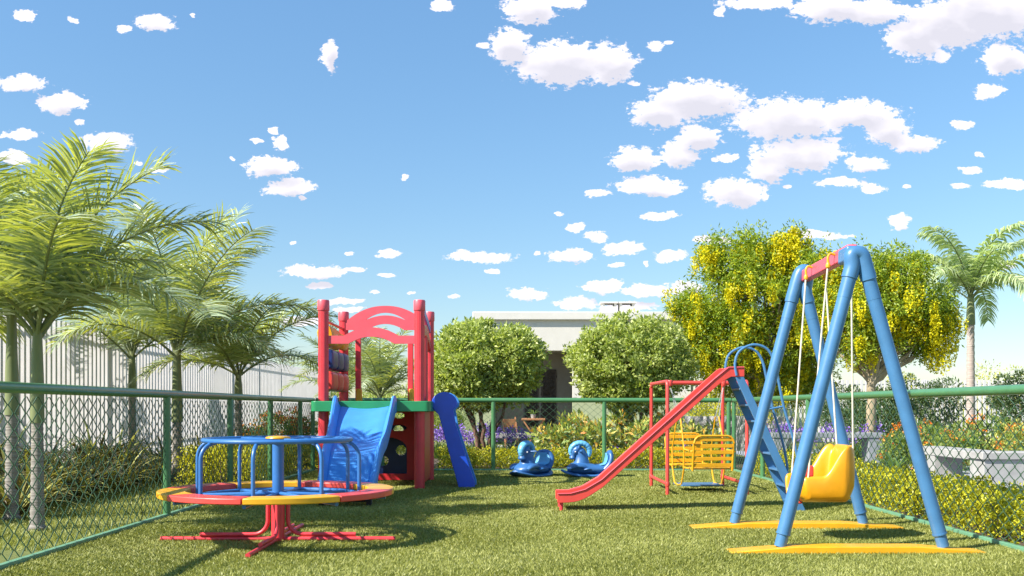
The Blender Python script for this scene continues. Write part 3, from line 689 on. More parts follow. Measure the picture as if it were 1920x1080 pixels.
# ---------------------------------------------------------------- facing-bench swing in a red frame
def bench_swing():
    X0, X1, Ya, Yb, zt = 2.17, 3.27, 14.0, 15.6, 1.575
    t = thing('gondola_swing', 'yellow facing-bench swing hanging in a thin red tube frame behind the slide', 'swing', (2.72, 14.8, 0))
    def L(x, y, z): return (x-2.72, y-14.8, z)
    fr = []
    for x, s in ((X0, 1), (X1, -1)):
        f = MB()
        c = [(x,Ya,0.0),(x,Ya,zt-0.06)]+[(x, Ya+0.06*(1-math.cos(R(a))), zt-0.06+0.06*math.sin(R(a))) for a in (30,60,90)]
        c += [(x, Yb-0.06*(1-math.sin(R(90-a))), zt-0.06+0.06*math.sin(R(90-a))) for a in (0,30,60)]+[(x,Yb,zt-0.06),(x,Yb,0)]
        f.tube([L(*p) for p in c], 0.026, 12)
        f.tube([L(x, Ya, 0.155), L(x, Yb, 0.155)], 0.024, 12)
        for y in (Ya, Yb): f.lathe(L(x, y, 0.0), [(0.031,0.125),(0.033,0.13),(0.033,0.18),(0.031,0.185)], 12)
        f.build('side_frame', M['coral'], t)
    b = MB().tube([L(X0,14.8,zt), L(X1,14.8,zt)], 0.030, 14)
    b.build('top_beam', M['coral'], t)
    for x in (X0+0.16, X1-0.16):
        MB().lathe(L(x,14.8,zt), [(0.036,-0.045),(0.042,-0.03),(0.042,0.03),(0.036,0.04)], 14).build('hanger_bracket', M['coral'], t)
    # gondola slightly turned
    g = bpy.data.objects.new('gondola', None)
    A = R(7)
    def G(x, y, z): return (x*math.cos(A)-y*math.sin(A)+0.02, x*math.sin(A)+y*math.cos(A), z)
    def Gm(mb): mb.v = [G(*v) for v in mb.v]; return mb
    hw = 0.285
    for s, nm in ((-1, 'front'), (1, 'rear')):
        yb = s*0.66; yt = s*0.74; zs = 0.36; zb = 0.82
        # back frame: rounded hoop
        c = [(-hw, yb, zs-0.03), (-hw, yb+(yt-yb)*0.7, zb-0.11)]
        for a in (0, 30, 60, 90): c.append((-hw+0.1*(1-math.cos(R(a))), yt, zb-0.1+0.1*math.sin(R(a))))
        c += [(-x, y, z) for x, y, z in c[::-1]]
        back = Gm(MB().tube(c, 0.015, 10)).build('bench_frame', M['yellow'], t)
        for k in range(5):
            u = k/4; z = zs+0.05+(zb-zs-0.10)*u; y = yb+(yt-yb)*(z-zs)/(zb-zs)
            Gm(MB().box((-hw+0.01, y-0.008, z-0.026), (hw-0.01, y+0.008, z+0.026))).build('back_slat', M['yellow'], back, bevel=0.004)
        for k in range(4):
            y = yb-s*(0.03+0.09*k)
            Gm(MB().box((-hw+0.0, y-0.032, zs-0.012), (hw-0.0, y+0.032, zs+0.008))).build('seat_slat', M['yellow'], back, bevel=0.004)
        for x in (-hw-0.015, hw+0.015):
            arm = MB().tube([(x, yb, zs), (x, yb-s*0.36, zs-0.0), (x, s*0.23, 0.20), (x, s*0.16, 0.105), (x, 0, 0.09)], 0.013, 8)
            arm.tube([(x, yt-s*0.03, 0.60), (x, s*0.30, 0.62), (x, yb-s*0.38, zs)], 0.013, 8)
            arm.tube([(x, s*0.30, 0.62), (x*0.96, s*0.08, 1.08)], 0.011, 8)
            Gm(arm).build('hanging_rod', M['yellow'], back)
    Gm(MB().box((-hw-0.02, -0.24, 0.085), (hw+0.02, 0.24, 0.105))).build('floor_plate', M['steel_blue'], t, bevel=0.003)
    for x in (-0.39, 0.39):
        ch = MB(); p0 = Vector((x, 0, zt-0.04)); 
        for s in (-1, 1):
            p1 = Vector(G(math.copysign(0.29, x), s*0.08, 1.08)); n = 22
            for k in range(n):
                a = p0.lerp(p1, k/n); b_ = p0.lerp(p1, (k+1.15)/n); o = Vector((0.004, 0, 0)) if k % 2 else Vector((0, 0.004, 0))
                ch.tube([a-o, b_-o], 0.0028, 5); ch.tube([a+o, b_+o], 0.0028, 5)
        ch.build('chain', M['chain'], t)
bench_swing()

# ---------------------------------------------------------------- big A-frame swing
def big_swing():
    t = thing('swing', 'blue A-frame swing with red beam and a yellow bucket seat on ropes', 'swing', (2.94, 9.4, 0))
    o = Vector((-2.94, -9.4, 0))
    def sh(mb): mb.v = [(x+o.x, y+o.y, z) for x, y, z in mb.v]; return mb
    for (Yf, lf, rf, el, er, ap) in ((8.44, (1463,1026), (1768,1025), (1594,515), (1627,518), (1605,478)), (10.17, (1377,981), (1618,980), (1485,562), (1514,562), (1506,512))):
        pl, pr, a, b, top = (at(*p, Yf) for p in (lf, rf, el, er, ap))
        pl.z = pr.z = 0.060
        for foot, elb in ((pl, a), (pr, b)):
            d = (elb-foot).normalized()
            leg = sh(MB().tube([foot+d*0.10, elb-d*0.02], 0.056, 24)).build('leg', M['steel_blue'], t)
            sh(MB().tube([foot-d*0.01, foot+d*0.105], 0.049, 24).tube([foot+d*0.095, foot+d*0.108], 0.060, 24)).build('leg_sleeve', M['steel_blue'], leg)
            sh(MB().tube([elb-d*0.20, elb-d*0.0], 0.0575, 24)).build('leg_collar', M['steel_blue'], leg)
        dl = (a-pl).normalized(); dr = (b-pr).normalized()
        c = catmull([a-dl*0.03, a+dl*0.07, top+Vector((-0.03,0,0.0)), top+Vector((0.04,0,0.0)), b+dr*0.09, b-dr*0.03], 8)
        sh(MB().tube(c, 0.066, 24)).build('elbow', M['steel_blue'], t)
        # yellow ground bar with tapered ends
        if Yf < 9: x0, x1, y0, y1 = 1372, 1850, 8.33, 8.55
        else: x0, x1, y0, y1 = 1300, 1695, 10.05, 10.30
        X0, X1 = (x0-CX)*y0/F, (x1-CX)*y0/F
        pts = [(X0, 0.003), (X1, 0.003), (X1, 0.02), (X1-0.55, 0.062), (X0+0.55, 0.062), (X0, 0.018)]
        sh(MB().prism_xz(pts, y0, y1)).build('ground_bar', M['yellow'], t, bevel=0.006)
    # beam
    n = at(1597, 483, 8.55); f = at(1508, 512, 10.2); zb = 2.525
    b = MB().bar((2.875, 8.52, zb), (2.955, 10.22, zb), 0.085, 0.115)
    beam = sh(b).build('beam', M['pink'], t, bevel=0.012)
    sh(MB().bar((2.87, 8.50, zb-0.02), (2.884, 8.78, zb-0.02), 0.10, 0.13)).build('beam_socket', M['steel_blue'], beam, bevel=0.02)
    # bucket seat
    W2 = 0.31; xs0, xs1 = 2.565, 3.125; Yc = 9.30
    seat = thing('bucket_seat', None, None) if False else None
    nx, ny = 64, 60
    def sm(a, b, x):
        q_ = min(1, max(0, (x-a)/(b-a))); return q_*q_*(3-2*q_)
    def side_top(u):                             # u 0 front .. 1 back
        return 0.585+0.275*sm(0.40, 0.93, u)+0.01*sm(0, .2, u)
    tops = []; bots = []
    for i in range(nx+1):
        u = i/nx; rt = []; rb = []
        for j in range(ny+1):
            v = -1+2*j/ny
            # plan outline: rounded at the corners
            edge = 1-sm(0.80, 1.0, abs(v))*0.0
            xfront = xs0+0.015+0.035*sm(0.86, 1.0, abs(v)); xback = xs1-0.10*abs(v)**6-0.02
            x = xfront+(xback-xfront)*u; y = Yc+W2*v*(1-0.03*sm(0.9,1,u))
            st_ = side_top(u)
            wall = sm(0.70, 0.82, abs(v))
            inner = 0.43+0.02*(1-abs(v)) 
            back = sm(0.74, 0.90, u)
            topback = 0.862+0.008*(1-v*v)
            z = inner+(st_-inner)*wall
            z = z+(max(topback, st_)-z)*back*(1-wall)
            rim = 1-sm(0.93, 1.0, abs(v)); rimx = 1-sm(0.95, 1.0, u)
            z -= 0.030*(1-rim)+0.035*(1-rimx)
            # front lip: arms round off
            z -= 0.05*(1-sm(0.0, 0.06, u))
            zb_ = 0.352+0.055*abs(v)**4+0.036*(1-sm(0.0, 0.10, u))+0.13*sm(0.80, 1.0, u)**2
            rt.append((x, y, z)); rb.append((x+0.03*(1-sm(0,0.3,u)), y, zb_))
        tops.append(rt); bots.append(rb)
    mb = MB(); mb.grid(tops); n0 = len(mb.v); mb.grid([r[::-1] for r in bots])
    idt = lambda i, j: i*(ny+1)+j
    idb = lambda i, j: n0+i*(ny+1)+(ny-j)
    for i in range(nx):
        mb.f.append((idt(i,0), idb(i,0), idb(i+1,0), idt(i+1,0))); mb.f.append((idt(i,ny), idt(i+1,ny), idb(i+1,ny), idb(i,ny)))
    for j in range(ny):
        mb.f.append((idt(0,j), idt(0,j+1), idb(0,j+1), idb(0,j))); mb.f.append((idt(nx,j), idb(nx,j), idb(nx,j+1), idt(nx,j+1)))
    so = sh(mb).build('bucket_seat', M['yellow_seat'], t, ang=180)
    bv = so.modifiers.new('soften', 'SMOOTH'); bv.factor = 0.6; bv.iterations = 7
    # red safety bar and strap
    sb = MB().bar((xs0+0.03, Yc, 0.34), (xs0+0.125, Yc, 0.60), 0.11, 0.032).box((xs0+0.09, Yc-0.17, 0.585), (xs0+0.17, Yc+0.13, 0.685))
    sb.box((xs0+0.005, Yc-0.06, 0.33), (xs0+0.10, Yc+0.06, 0.353))
    sh(sb).build('safety_bar', M['coral'], so, bevel=0.012)
    for (X_, Y_, xb_, yb_, zb_) in ((2.79, 8.90, 2.65, 9.02, 0.575), (3.0, 8.92, 3.06, 9.05, 0.84), (2.83, 9.70, 2.66, 9.58, 0.575), (3.02, 9.72, 3.08, 9.56, 0.84)):
        sh(MB().tube([(X_, Y_, 2.47), (xb_, yb_, zb_)], 0.0085, 8)).build('rope', M['rope'], t)
        hk = MB(); xm = X_+(0.05 if X_ < 2.9 else -0.05)
        c = [(X_+(0.06 if X_ < 2.9 else -0.06), Y_, 2.55), (X_+(0.02 if X_ < 2.9 else -0.02), Y_, 2.56), (X_, Y_, 2.53), (X_, Y_, 2.49), (X_, Y_, 2.455)]
        hk.tube(catmull(c, 4), 0.011, 8); hk.lathe((X_, Y_, 2.43), [(0.01,0),(0.02,0.01),(0.022,0.03),(0.014,0.05)], 10)
        sh(hk).build('hook', M['yellow'], t)
big_swing()

# ---------------------------------------------------------------- building
def building():
    Y = 34.0; s = Y/F
    x = lambda px: (px-CX)*s
    z = lambda py: H-(py-HY)*s
    t = thing('building', 'single-storey cream building with flat roof behind the round trees', 'building', (0, Y, 0))
    def sh(mb): mb.v = [(a, b-Y, c) for a, b, c in mb.v]; return mb
    xl, xo0, xo1, xr = x(893), x(925), x(1074), x(1290)
    zt, zo = z(600), z(657); zd = 1.45
    sh(MB().box((xl, Y, zo), (xr, Y+0.3, zt))).build('fascia_wall', M['cream'], t)
    for (wa, wb) in ((xl, xo0), (xo1, xr)):
        sh(MB().box((wa, Y, zd), (wb, Y+0.3, zo-0.001))).build('wall', M['cream'], t)
        sh(MB().box((wa, Y-0.01, 0), (wb, Y+0.3, zd-0.001))).build('lower_wall', M['olive'], t)
    sh(MB().box((xo0+0.02, Y+2.0, 0), (xr, Y+2.2, zo+0.1))).build('porch_wall', M['taupe'], t)
    sh(MB().box((xl, Y+0.31, 0), (xl+0.25, Y+8, zt-0.1)).box((xr-0.25, Y+0.31, 0), (xr, Y+8, zt-0.1))).build('side_wall', M['cream'], t)
    sh(MB().box((xl+0.26, Y+0.31, zo-0.0), (xr-0.26, Y+8, zo+0.18))).build('ceiling', M['taupe'], t)
    sh(MB().box((xl-0.12, Y-0.14, zt), (xr+0.12, Y+8.2, z(585)))).build('roof', M['coping'], t, bevel=0.02)
    # canopy on the right
    sh(MB().box((xr+0.13, Y-0.1, z(680)), (x(1420), Y+5, z(668)))).build('canopy', M['taupe'], t)
    sh(MB().box((x(1405), Y, 0), (x(1415), Y+0.3, z(680)))).build('canopy_post', M['cream'], t)
    for (a, b) in ((1137,1165),(1171,1200)):
        ch = sh(MB().box((x(a), Y+1.5, z(585)-0.05), (x(b), Y+2.1, z(566))).box((x(a), Y+1.5, z(566)), (x(a)+0.08, Y+2.1, z(560))).box((x(b)-0.08, Y+1.5, z(566)), (x(b), Y+2.1, z(560)))).build('chimney', M['cream'], t)
        sh(MB().box((x(a)-0.06, Y+1.44, z(559.9)), (x(b)+0.06, Y+2.16, z(557)))).build('chimney_cap', M['coping'], ch)
    # lattice screens on the porch wall
    sc = (Y+2)/F; X2 = lambda px: (px-CX)*sc; Z2 = lambda py: H-(py-HY)*sc
    for (a, b, tp) in ((1015,1043,693),(984,1010,705)):
        lb = MB(); xa, xb_, z0, z1 = X2(a), X2(b), Z2(800), Z2(tp); yy_ = Y+1.93
        lb.box((xa, yy_, z0), (xa+0.06, yy_+0.05, z1)); lb.box((xb_-0.06, yy_, z0), (xb_, yy_+0.05, z1)); lb.box((xa+0.061, yy_, z1-0.06), (xb_-0.061, yy_+0.05, z1))
        rr = random.Random(a)
        for k in range(60):
            cx_, cz_ = rr.uniform(xa+0.06, xb_-0.06), rr.uniform(z0, z1-0.08); r_ = rr.uniform(0.05, 0.11)
            lb.tube([(cx_+r_*math.cos(q), yy_+0.025, cz_+r_*1.3*math.sin(q)) for q in np.linspace(0, 2*PI, 9)], 0.014, 4)
        lb.box((xa+0.06, yy_+0.051, z0), (xb_-0.06, yy_+0.06, z1-0.06))
        sh(lb).build('lattice_screen', M['brown'], t)
    w = MB().box((x(1100), Y-0.03, 1.75), (x(1100)+0.9, Y-0.004, 2.5)); 
building()

# ---------------------------------------------------------------- boundary fences and walls
def slat_fence(name, A, B, hgt, pitch, w, label, mat, rails=(0.2, 0.93), d=0.05, leafy=False):
    A = Vector(A); B = Vector(B); L = (B-A).length; t_ = (B-A)/L; nrm = Vector((-t_.y, t_.x, 0))
    root = thing(name, label, 'fence', A)
    b = MB(); n = int(L/pitch)
    for i in range(n):
        c = t_*(i*pitch); hh = hgt
        vs = []
        for zz in (0, hh):
            for (p_, q_) in ((-1,-1),(1,-1),(1,1),(-1,1)): vs.append(c+t_*p_*w/2+nrm*q_*d/2+Vector((0,0,zz)))
        b.add(vs, [(4,5,6,7),(0,1,5,4),(1,2,6,5),(2,3,7,6),(3,0,4,7)])
    b.build('slat_panel', mat, root, smooth=False)
    for r_ in rails:
        MB().bar(nrm*(-d*0.5-0.022)+Vector((0,0,hgt*r_)), t_*L+nrm*(-d*0.5-0.022)+Vector((0,0,hgt*r_)), 0.04, 0.05).build('rail', mat, root, smooth=False)
    for s in np.arange(0, L, 3.0):
        MB().box(*( (tuple(t_*s+nrm*(-0.14)-Vector((0.04,0.04,0))), tuple(t_*s+nrm*(-0.14)+Vector((0.04,0.04,hgt+0.02)))) )).build('post', mat, root, smooth=False)
    return root
slat_fence('slat_fence', (-8.0, 50.0, 0), (-8.0, 11.0, 0), 2.75, 0.19, 0.07, 'tall white vertical slat fence behind the left palms', M['white_slat'], d=0.14)
slat_fence('picket_fence', (30.0, 36.5, 0), (6.2, 36.5, 0), 2.22, 0.17, 0.085, 'white picket fence far behind the right-hand garden', M['white_slat'])
def rubble(X0, X1, Y, h, label):
    b = MB(); rr = random.Random(5); n = 40; m_ = 6; rows = []
    for k in range(m_+1): rows.append([(X0+(X1-X0)*i/n, Y+rr.uniform(-0.05, 0.05), h*k/m_) for i in range(n+1)])
    rows.append([(X0+(X1-X0)*i/n, Y+0.35, h+rr.uniform(-0.03,0.02)) for i in range(n+1)]); rows.append([(X0+(X1-X0)*i/n, Y+0.4, 0) for i in range(n+1)])
    b.grid(rows); o = b.build('rubble_wall', M['rubble'], smooth=False); return tag(o, label, 'wall')
rubble(4.6, 8.0, 28.6, 0.98, 'rough grey stone wall behind the yellow bench swing')

# ---------------------------------------------------------------- concrete benches
def bench(label, x0, x1, y0, y1, zt, legs, th=0.12, mat='concrete', solid=None):
    t = thing('concrete_bench', label, 'bench', ((x0+x1)/2, (y0+y1)/2, 0), group='concrete garden benches')
    cx, cy = (x0+x1)/2, (y0+y1)/2
    MB().box((x0-cx, y0-cy, zt-th), (x1-cx, y1-cy, zt)).build('seat_slab', M[mat], t, bevel=0.01)
    for (a, b, c, d) in legs: MB().box((a-cx, c-cy, 0), (b-cx, d-cy, zt-th-0.002)).build('leg', M[mat], t, bevel=0.008)
    return t
bench('pale concrete bench behind the hedge, at the back left of the rocking horses', -1.07, 1.0, 25.2, 25.7, 0.585, [(-1.06,-0.92,25.22,25.68),(0.85,0.99,25.22,25.68)], 0.13)
bench('grey concrete bench at the right, running away from the camera behind the hedge', 7.10, 7.60, 15.72, 17.9, 0.54, [(7.11,7.59,17.0,17.3)], 0.13)
bench('long pale concrete bench with solid front at the right edge', 7.06, 10.2, 15.15, 15.70, 0.545, [(7.10,10.1,15.19,15.66)], 0.11)
bench('dark grey concrete bench beyond the path among purple flowers', 5.6, 8.0, 21.6, 22.1, 0.68, [(7.65,7.98,21.62,22.08),(5.62,5.9,21.62,22.08)], 0.11, 'concrete_dark')

# wooden table and chair on the terrace
def wood_table():
    X, Y = (1000-CX)*29.5/F, 29.5; t = thing('wooden_table', 'small orange wooden table with crossed legs in front of the building', 'table', (X, Y, 0))
    MB().box((-0.34,-0.25,0.86),(0.34,0.25,0.92)).build('table_top', M['wood'], t, bevel=0.008)
    for y in (-0.2, 0.2):
        MB().bar((-0.30,y,0.858),(0.28,y,0.0),0.04,0.06,(0,1,0)).build('leg', M['wood'], t)
        MB().bar((0.30,y+0.045,0.858),(-0.28,y+0.045,0.0),0.04,0.06,(0,1,0)).build('leg', M['wood'], t)
    MB().box((-0.15,-0.18,0.2),(0.15,0.22,0.23))
    X = (958-CX)*28.8/F; c = thing('wooden_chair', 'orange wooden folding chair left of the small table', 'chair', (X, 28.8, 0), R(15))
    MB().box((-0.2,-0.2,0.43),(0.2,0.2,0.46)).build('seat', M['wood'], c, bevel=0.005)
    for s in (-0.19, 0.19):
        MB().bar((s,-0.2,0.0),(s,0.24,0.95),0.03,0.05,(0,1,0)).build('leg', M['wood'], c)
        MB().bar((s*0.8,0.22,0.0),(s*0.8,-0.18,0.428),0.03,0.04,(0,1,0)).build('leg', M['wood'], c)
    MB().box((-0.18,0.15,0.66),(0.18,0.17,0.90)).build('backrest', M['wood'], c, bevel=0.005)
wood_table()

# ---------------------------------------------------------------- foliage builders
def leaf_arrays(P, D, L, Wd, rg, fold=0.18):
    """rhombic leaves: P base points, D unit directions"""
    n = len(P); rv = rg.normal(size=(n, 3)); S = np.cross(D, rv); S /= np.linalg.norm(S, axis=1, keepdims=True)+1e-9
    N = np.cross(S, D); L = np.reshape(L, (-1, 1))*np.ones((n, 1)); Wd = np.reshape(Wd, (-1, 1))*np.ones((n, 1))
    a = P; b = P+D*L*0.45+S*Wd*0.5+N*Wd*fold; c = P+D*L-N*L*0.08; d = P+D*L*0.45-S*Wd*0.5+N*Wd*fold
    return np.stack([a, b, c, d], 1).reshape(-1, 3), np.arange(n*4).reshape(-1, 4)
def unit(v): return v/(np.linalg.norm(v, axis=1, keepdims=True)+1e-9)
def clump_points(rg, center, radii, nclump, cr, nleaf, flat=0.85, shell=0.55, lower=-1.0):
    """leaf points on small clumps spread through an ellipsoid, denser towards its surface"""
    c = unit(rg.normal(size=(nclump, 3))); c[:, 2] = np.where(c[:, 2] < lower, -c[:, 2], c[:, 2])
    rr = shell+(1-shell)*rg.random((nclump, 1))**0.6
    cen = c*rr*np.array(radii)*(0.90+0.2*rg.random((nclump, 1)))
    cs = cr*(0.6+0.8*rg.random(nclump))
    k = rg.integers(0, nclump, nleaf)
    d = unit(rg.normal(size=(nleaf, 3)))
    rad = (0.45+0.55*rg.random((nleaf, 1))**0.5)
    P = cen[k]+d*rad*cs[k][:, None]*np.array([1, 1, flat])
    return P+np.array(center), d, cen+np.array(center), cs
def limb(mb, p, q, r0, r1, rr, wob=0.06, n=6, sides=8):
    p = Vector(p); q = Vector(q); pts = []; rs = []; L = (q-p).length
    for i in range(n+1):
        u = i/n; o = Vector((rr.uniform(-1,1), rr.uniform(-1,1), rr.uniform(-0.3,0.3)))*wob*L*(1 if 0 < i < n else 0)
        pts.append(p.lerp(q, u)+o); rs.append(r0+(r1-r0)*u)
    mb.tube(pts, rs, sides)
    return pts

def round_tree(loc, label, seed, rad=(1.19,1.12,0.96), zc=2.17):
    rg = np.random.default_rng(seed); rr = random.Random(seed)
    t = thing('round_tree', label, 'tree', loc, group='round-headed small trees behind the back fence')
    P, d, cen, cs = clump_points(rg, (0,0,zc), rad, 190, 0.23, 34000, shell=0.55)
    D = unit(d*0.9+rg.normal(size=d.shape)*0.7+np.array([0,0,0.25]))
    # sprays sticking out of the outline
    P2, d2, _, _ = clump_points(rg, (0,0,zc), tuple(r*1.07 for r in rad), 130, 0.12, 4200, shell=0.95)
    D2 = unit(d2+rg.normal(size=d2.shape)*0.6+np.array([0,0,0.3]))
    P = np.concatenate([P, P2]); D = np.concatenate([D, D2])
    V, Fq = leaf_arrays(P, D, 0.080+0.045*rg.random(len(P)), 0.050, rg)
    np_obj('crown', V, Fq, M['tree_leaf'], t)
    tr = MB()
    for k in range(7):
        a = 2*PI*k/7+rr.uniform(-.3,.3); e = (0.75*math.cos(a), 0.7*math.sin(a), zc-0.35+rr.uniform(0,.7))
        m0 = (0.10*math.cos(a), 0.10*math.sin(a), 0.0); m1 = (0.25*math.cos(a+.3), 0.25*math.sin(a+.3), 0.75)
        limb(tr, m0, m1, 0.055, 0.042, rr, 0.05); pts = limb(tr, m1, e, 0.042, 0.015, rr, 0.05)
        for j in range(3):
            q = pts[2+j]; limb(tr, q, (q.x+rr.uniform(-.4,.4), q.y+rr.uniform(-.4,.4), q.z+rr.uniform(.2,.6)), 0.02, 0.007, rr, 0.06, 4, 6)
    tr.build('trunk', M['bark_red'], t)
    return t
round_tree((at(908,0,23).x, 23, 0), 'round-headed light green tree just right of the play tower', 21)
round_tree((at(1182,0,22.6).x, 22.6, 0), 'round-headed light green tree behind the right rocking horse and red slide', 22, (1.24,1.15,0.98), 2.18)

def golden_tree(loc, label, seed, rads, zc, bark, lobes, trunk_h):
    rg = np.random.default_rng(seed); rr = random.Random(seed)
    t = thing('golden_tree', label, 'tree', loc, group='golden blossom trees on the right')
    Ps = []; Ds = []; tips = []
    for (cx, cy, cz, rx, ry, rz) in lobes:
        vol = rx*rz
        P, d, cen, cs = clump_points(rg, (cx,cy,cz), (rx,ry,rz), int(60*vol)+14, 0.26, int(9000*vol), shell=0.45)
        Ps.append(P); Ds.append(unit(d*0.6+rg.normal(size=d.shape)*0.6+np.array([0,0,-0.25])))
        tips.append(cen)
        P, d, _, _ = clump_points(rg, (cx,cy,cz), (rx*1.22,ry*1.2,rz*1.26), 30, 0.13, int(1100*vol)+160, shell=0.94, flat=1.9)
        Ps.append(P); Ds.append(unit(d*0.5+rg.normal(size=d.shape)*0.5+np.array([0,0,0.2])))
    P = np.concatenate(Ps); D = np.concatenate(Ds)
    V, Fq = leaf_arrays(P, D, 0.075+0.05*rg.random(len(P)), 0.034, rg)
    np_obj('crown', V, Fq, M['gold_leaf'], t)
    tips = np.concatenate(tips); n = int(len(tips)*0.45)*3
    base = np.repeat(tips[rg.integers(0, len(tips), n//3)]+rg.normal(size=(n//3,3))*np.array([0.15,0.15,0.12]), 3, axis=0)+rg.normal(size=(n,3))*np.array([0.055,0.055,0.07]); base[:,1] -= 0.12
    Lr = 0.26+0.30*rg.random(n); m_ = 58
    u = rg.random((n, m_)); a = rg.random((n, m_))*2*PI; r_ = 0.055*np.sin(PI*np.clip(u*0.85+0.12, 0, 1))+0.01
    Q = base[:,None,:]+np.stack([np.cos(a)*r_, np.sin(a)*r_, -u*Lr[:,None]], 2)
    Dq = np.stack([np.cos(a), np.sin(a), -0.5*np.ones_like(a)], 2).reshape(-1,3)+rg.normal(size=(n*m_,3))*0.3
    V, Fq = leaf_arrays(Q.reshape(-1,3), unit(Dq), 0.048, 0.042, rg)
    np_obj('blossom', V, Fq, M['gold_flower'], t)
    tr = MB(); top = Vector((0,0,trunk_h)); limb(tr, (0,0,0), top, 0.13, 0.09, rr, 0.02, 8, 12)
    for (cx, cy, cz, rx, ry, rz) in lobes:
        for k in range(2):
            e = Vector((cx+rr.uniform(-.4,.4)*rx, cy+rr.uniform(-.3,.3)*ry, cz+rr.uniform(-.2,.3)*rz))
            pts = limb(tr, top-Vector((0,0,rr.uniform(0,0.2))), e, 0.055, 0.018, rr, 0.04, 7)
            for j in range(3):
                q = pts[3+j]; limb(tr, q, (q.x+rr.uniform(-.5,.5), q.y+rr.uniform(-.5,.5), q.z+rr.uniform(.1,.5)), 0.022, 0.008, rr, 0.06, 4, 6)
    tr.build('trunk', bark, t)
    return t
def lobe(px, py, rx, rz, X0, Y, dy=0.0, ry=None):
    s = Y/F; return ((px-CX)*s-X0, dy, H-(py-HY)*s, rx*s, (ry or rx)*s, rz*s)
Yg = 24.0; X0 = (1424-CX)*Yg/F
golden_tree((X0, Yg, 0), 'golden blossom tree left of the blue swing, trunk behind the slide ladder', 31, None, None, M['bark_pale'],
  [lobe(1370,500,55,50,X0,Yg), lobe(1450,490,55,48,X0,Yg,0.3), lobe(1420,560,85,60,X0,Yg,-.3,75), lobe(1315,580,46,44,X0,Yg), lobe(1350,640,60,48,X0,Yg,-.2), lobe(1450,650,70,60,X0,Yg,0.2), lobe(1500,545,55,60,X0,Yg), lobe(1520,640,50,50,X0,Yg,.3), lobe(1480,455,24,22,X0,Yg),lobe(1400,455,22,18,X0,Yg), lobe(1335,470,22,18,X0,Yg), lobe(1440,715,50,30,X0,Yg,0.2), lobe(1325,675,42,32,X0,Yg,.2), lobe(1395,700,50,42,X0,Yg,.5), lobe(1475,725,45,36,X0,Yg,.4), lobe(1535,700,32,40,X0,Yg,.4), lobe(1285,575,26,30,X0,Yg)], 2.0)
Yg = 22.5; X0 = (1634-CX)*Yg/F
golden_tree((X0, Yg, 0), 'golden blossom tree behind the blue swing, trunk between its legs', 32, None, None, M['bark_pale'],
  [lobe(1560,500,42,38,X0,Yg,.4), lobe(1545,610,30,40,X0,Yg,.5), lobe(1625,510,55,40,X0,Yg), lobe(1690,510,50,40,X0,Yg,.2), lobe(1640,570,80,50,X0,Yg,-.2,70), lobe(1720,575,55,48,X0,Yg), lobe(1600,630,45,42,X0,Yg), lobe(1690,625,60,40,X0,Yg,.2), lobe(1745,645,30,24,X0,Yg), lobe(1765,590,24,26,X0,Yg), lobe(1565,560,36,42,X0,Yg,0.3)], 1.85)

# -------- palms
def frond(rg, base, az, el0, length, droop, lw=0.42, nleaf=46, up=0.22, hang=0.5, wid=0.026):
    """returns quads of leaflets and a rachis polyline"""
    n = 24; pts = [np.array(base, float)]; tg = []; el = el0
    for i in range(n):
        u = i/n; e = el0-droop*(u**1.35)
        d = np.array([math.cos(az)*math.cos(e), math.sin(az)*math.cos(e), math.sin(e)]); tg.append(d)
        pts.append(pts[-1]+d*length/n)
    tg.append(tg[-1]); pts = np.array(pts); tg = np.array(tg)
    side = np.array([-math.sin(az), math.cos(az), 0.0])
    Vs = []; 
    for s in (-1, 1):
        u = np.linspace(0.16, 0.985, nleaf)+rg.normal(size=nleaf)*0.004; u = np.clip(u, 0.12, 0.995)
        k = u*n; i0 = np.clip(k.astype(int), 0, n-1); fr = (k-i0)[:, None]
        P = pts[i0]*(1-fr)+pts[i0+1]*fr; T = unit(tg[i0]*(1-fr)+tg[i0+1]*fr); N = np.cross(np.tile(side, (nleaf,1)), T)*-1
        N = np.where(N[:, 2:3] < 0, -N, N) if el0 < 1.2 else N
        ln = lw*(0.35+0.65*np.sin(PI*np.clip(u*0.80+0.12, 0, 1))**0.8)*(0.9+0.2*rg.random(nleaf))
        fwd = (0.28+0.75*u**1.5)[:, None]
        D = unit(s*side*1.0+T*fwd+N*(up+rg.normal(size=(nleaf,1))*0.22)+rg.normal(size=(nleaf,3))*0.06)
        p = P; d = D; rows = [p]
        for q in range(3):
            p = p+d*(ln/3)[:, None]; rows.append(p); d = unit(d+np.array([0,0,-hang*(0.6+0.3*q)])*(0.5+ln/lw*0.5)[:, None])
        wdir = unit(T+rg.normal(size=T.shape)*0.15)
        ws = [0.55, 1.0, 0.75, 0.06]
        strips = np.stack([np.stack([r-wdir*wid*w/2, r+wdir*wid*w/2], 1) for r, w in zip(rows, ws)], 1)   # nleaf,4,2,3
        Vs.append(strips.reshape(nleaf, 8, 3))
    V = np.concatenate(Vs); m_ = len(V)
    q = np.array([[0,1,3,2],[2,3,5,4],[4,5,7,6]]); Fq = (np.arange(m_)[:, None, None]*8+q[None]).reshape(-1, 4)
    return V.reshape(-1, 3), Fq, pts
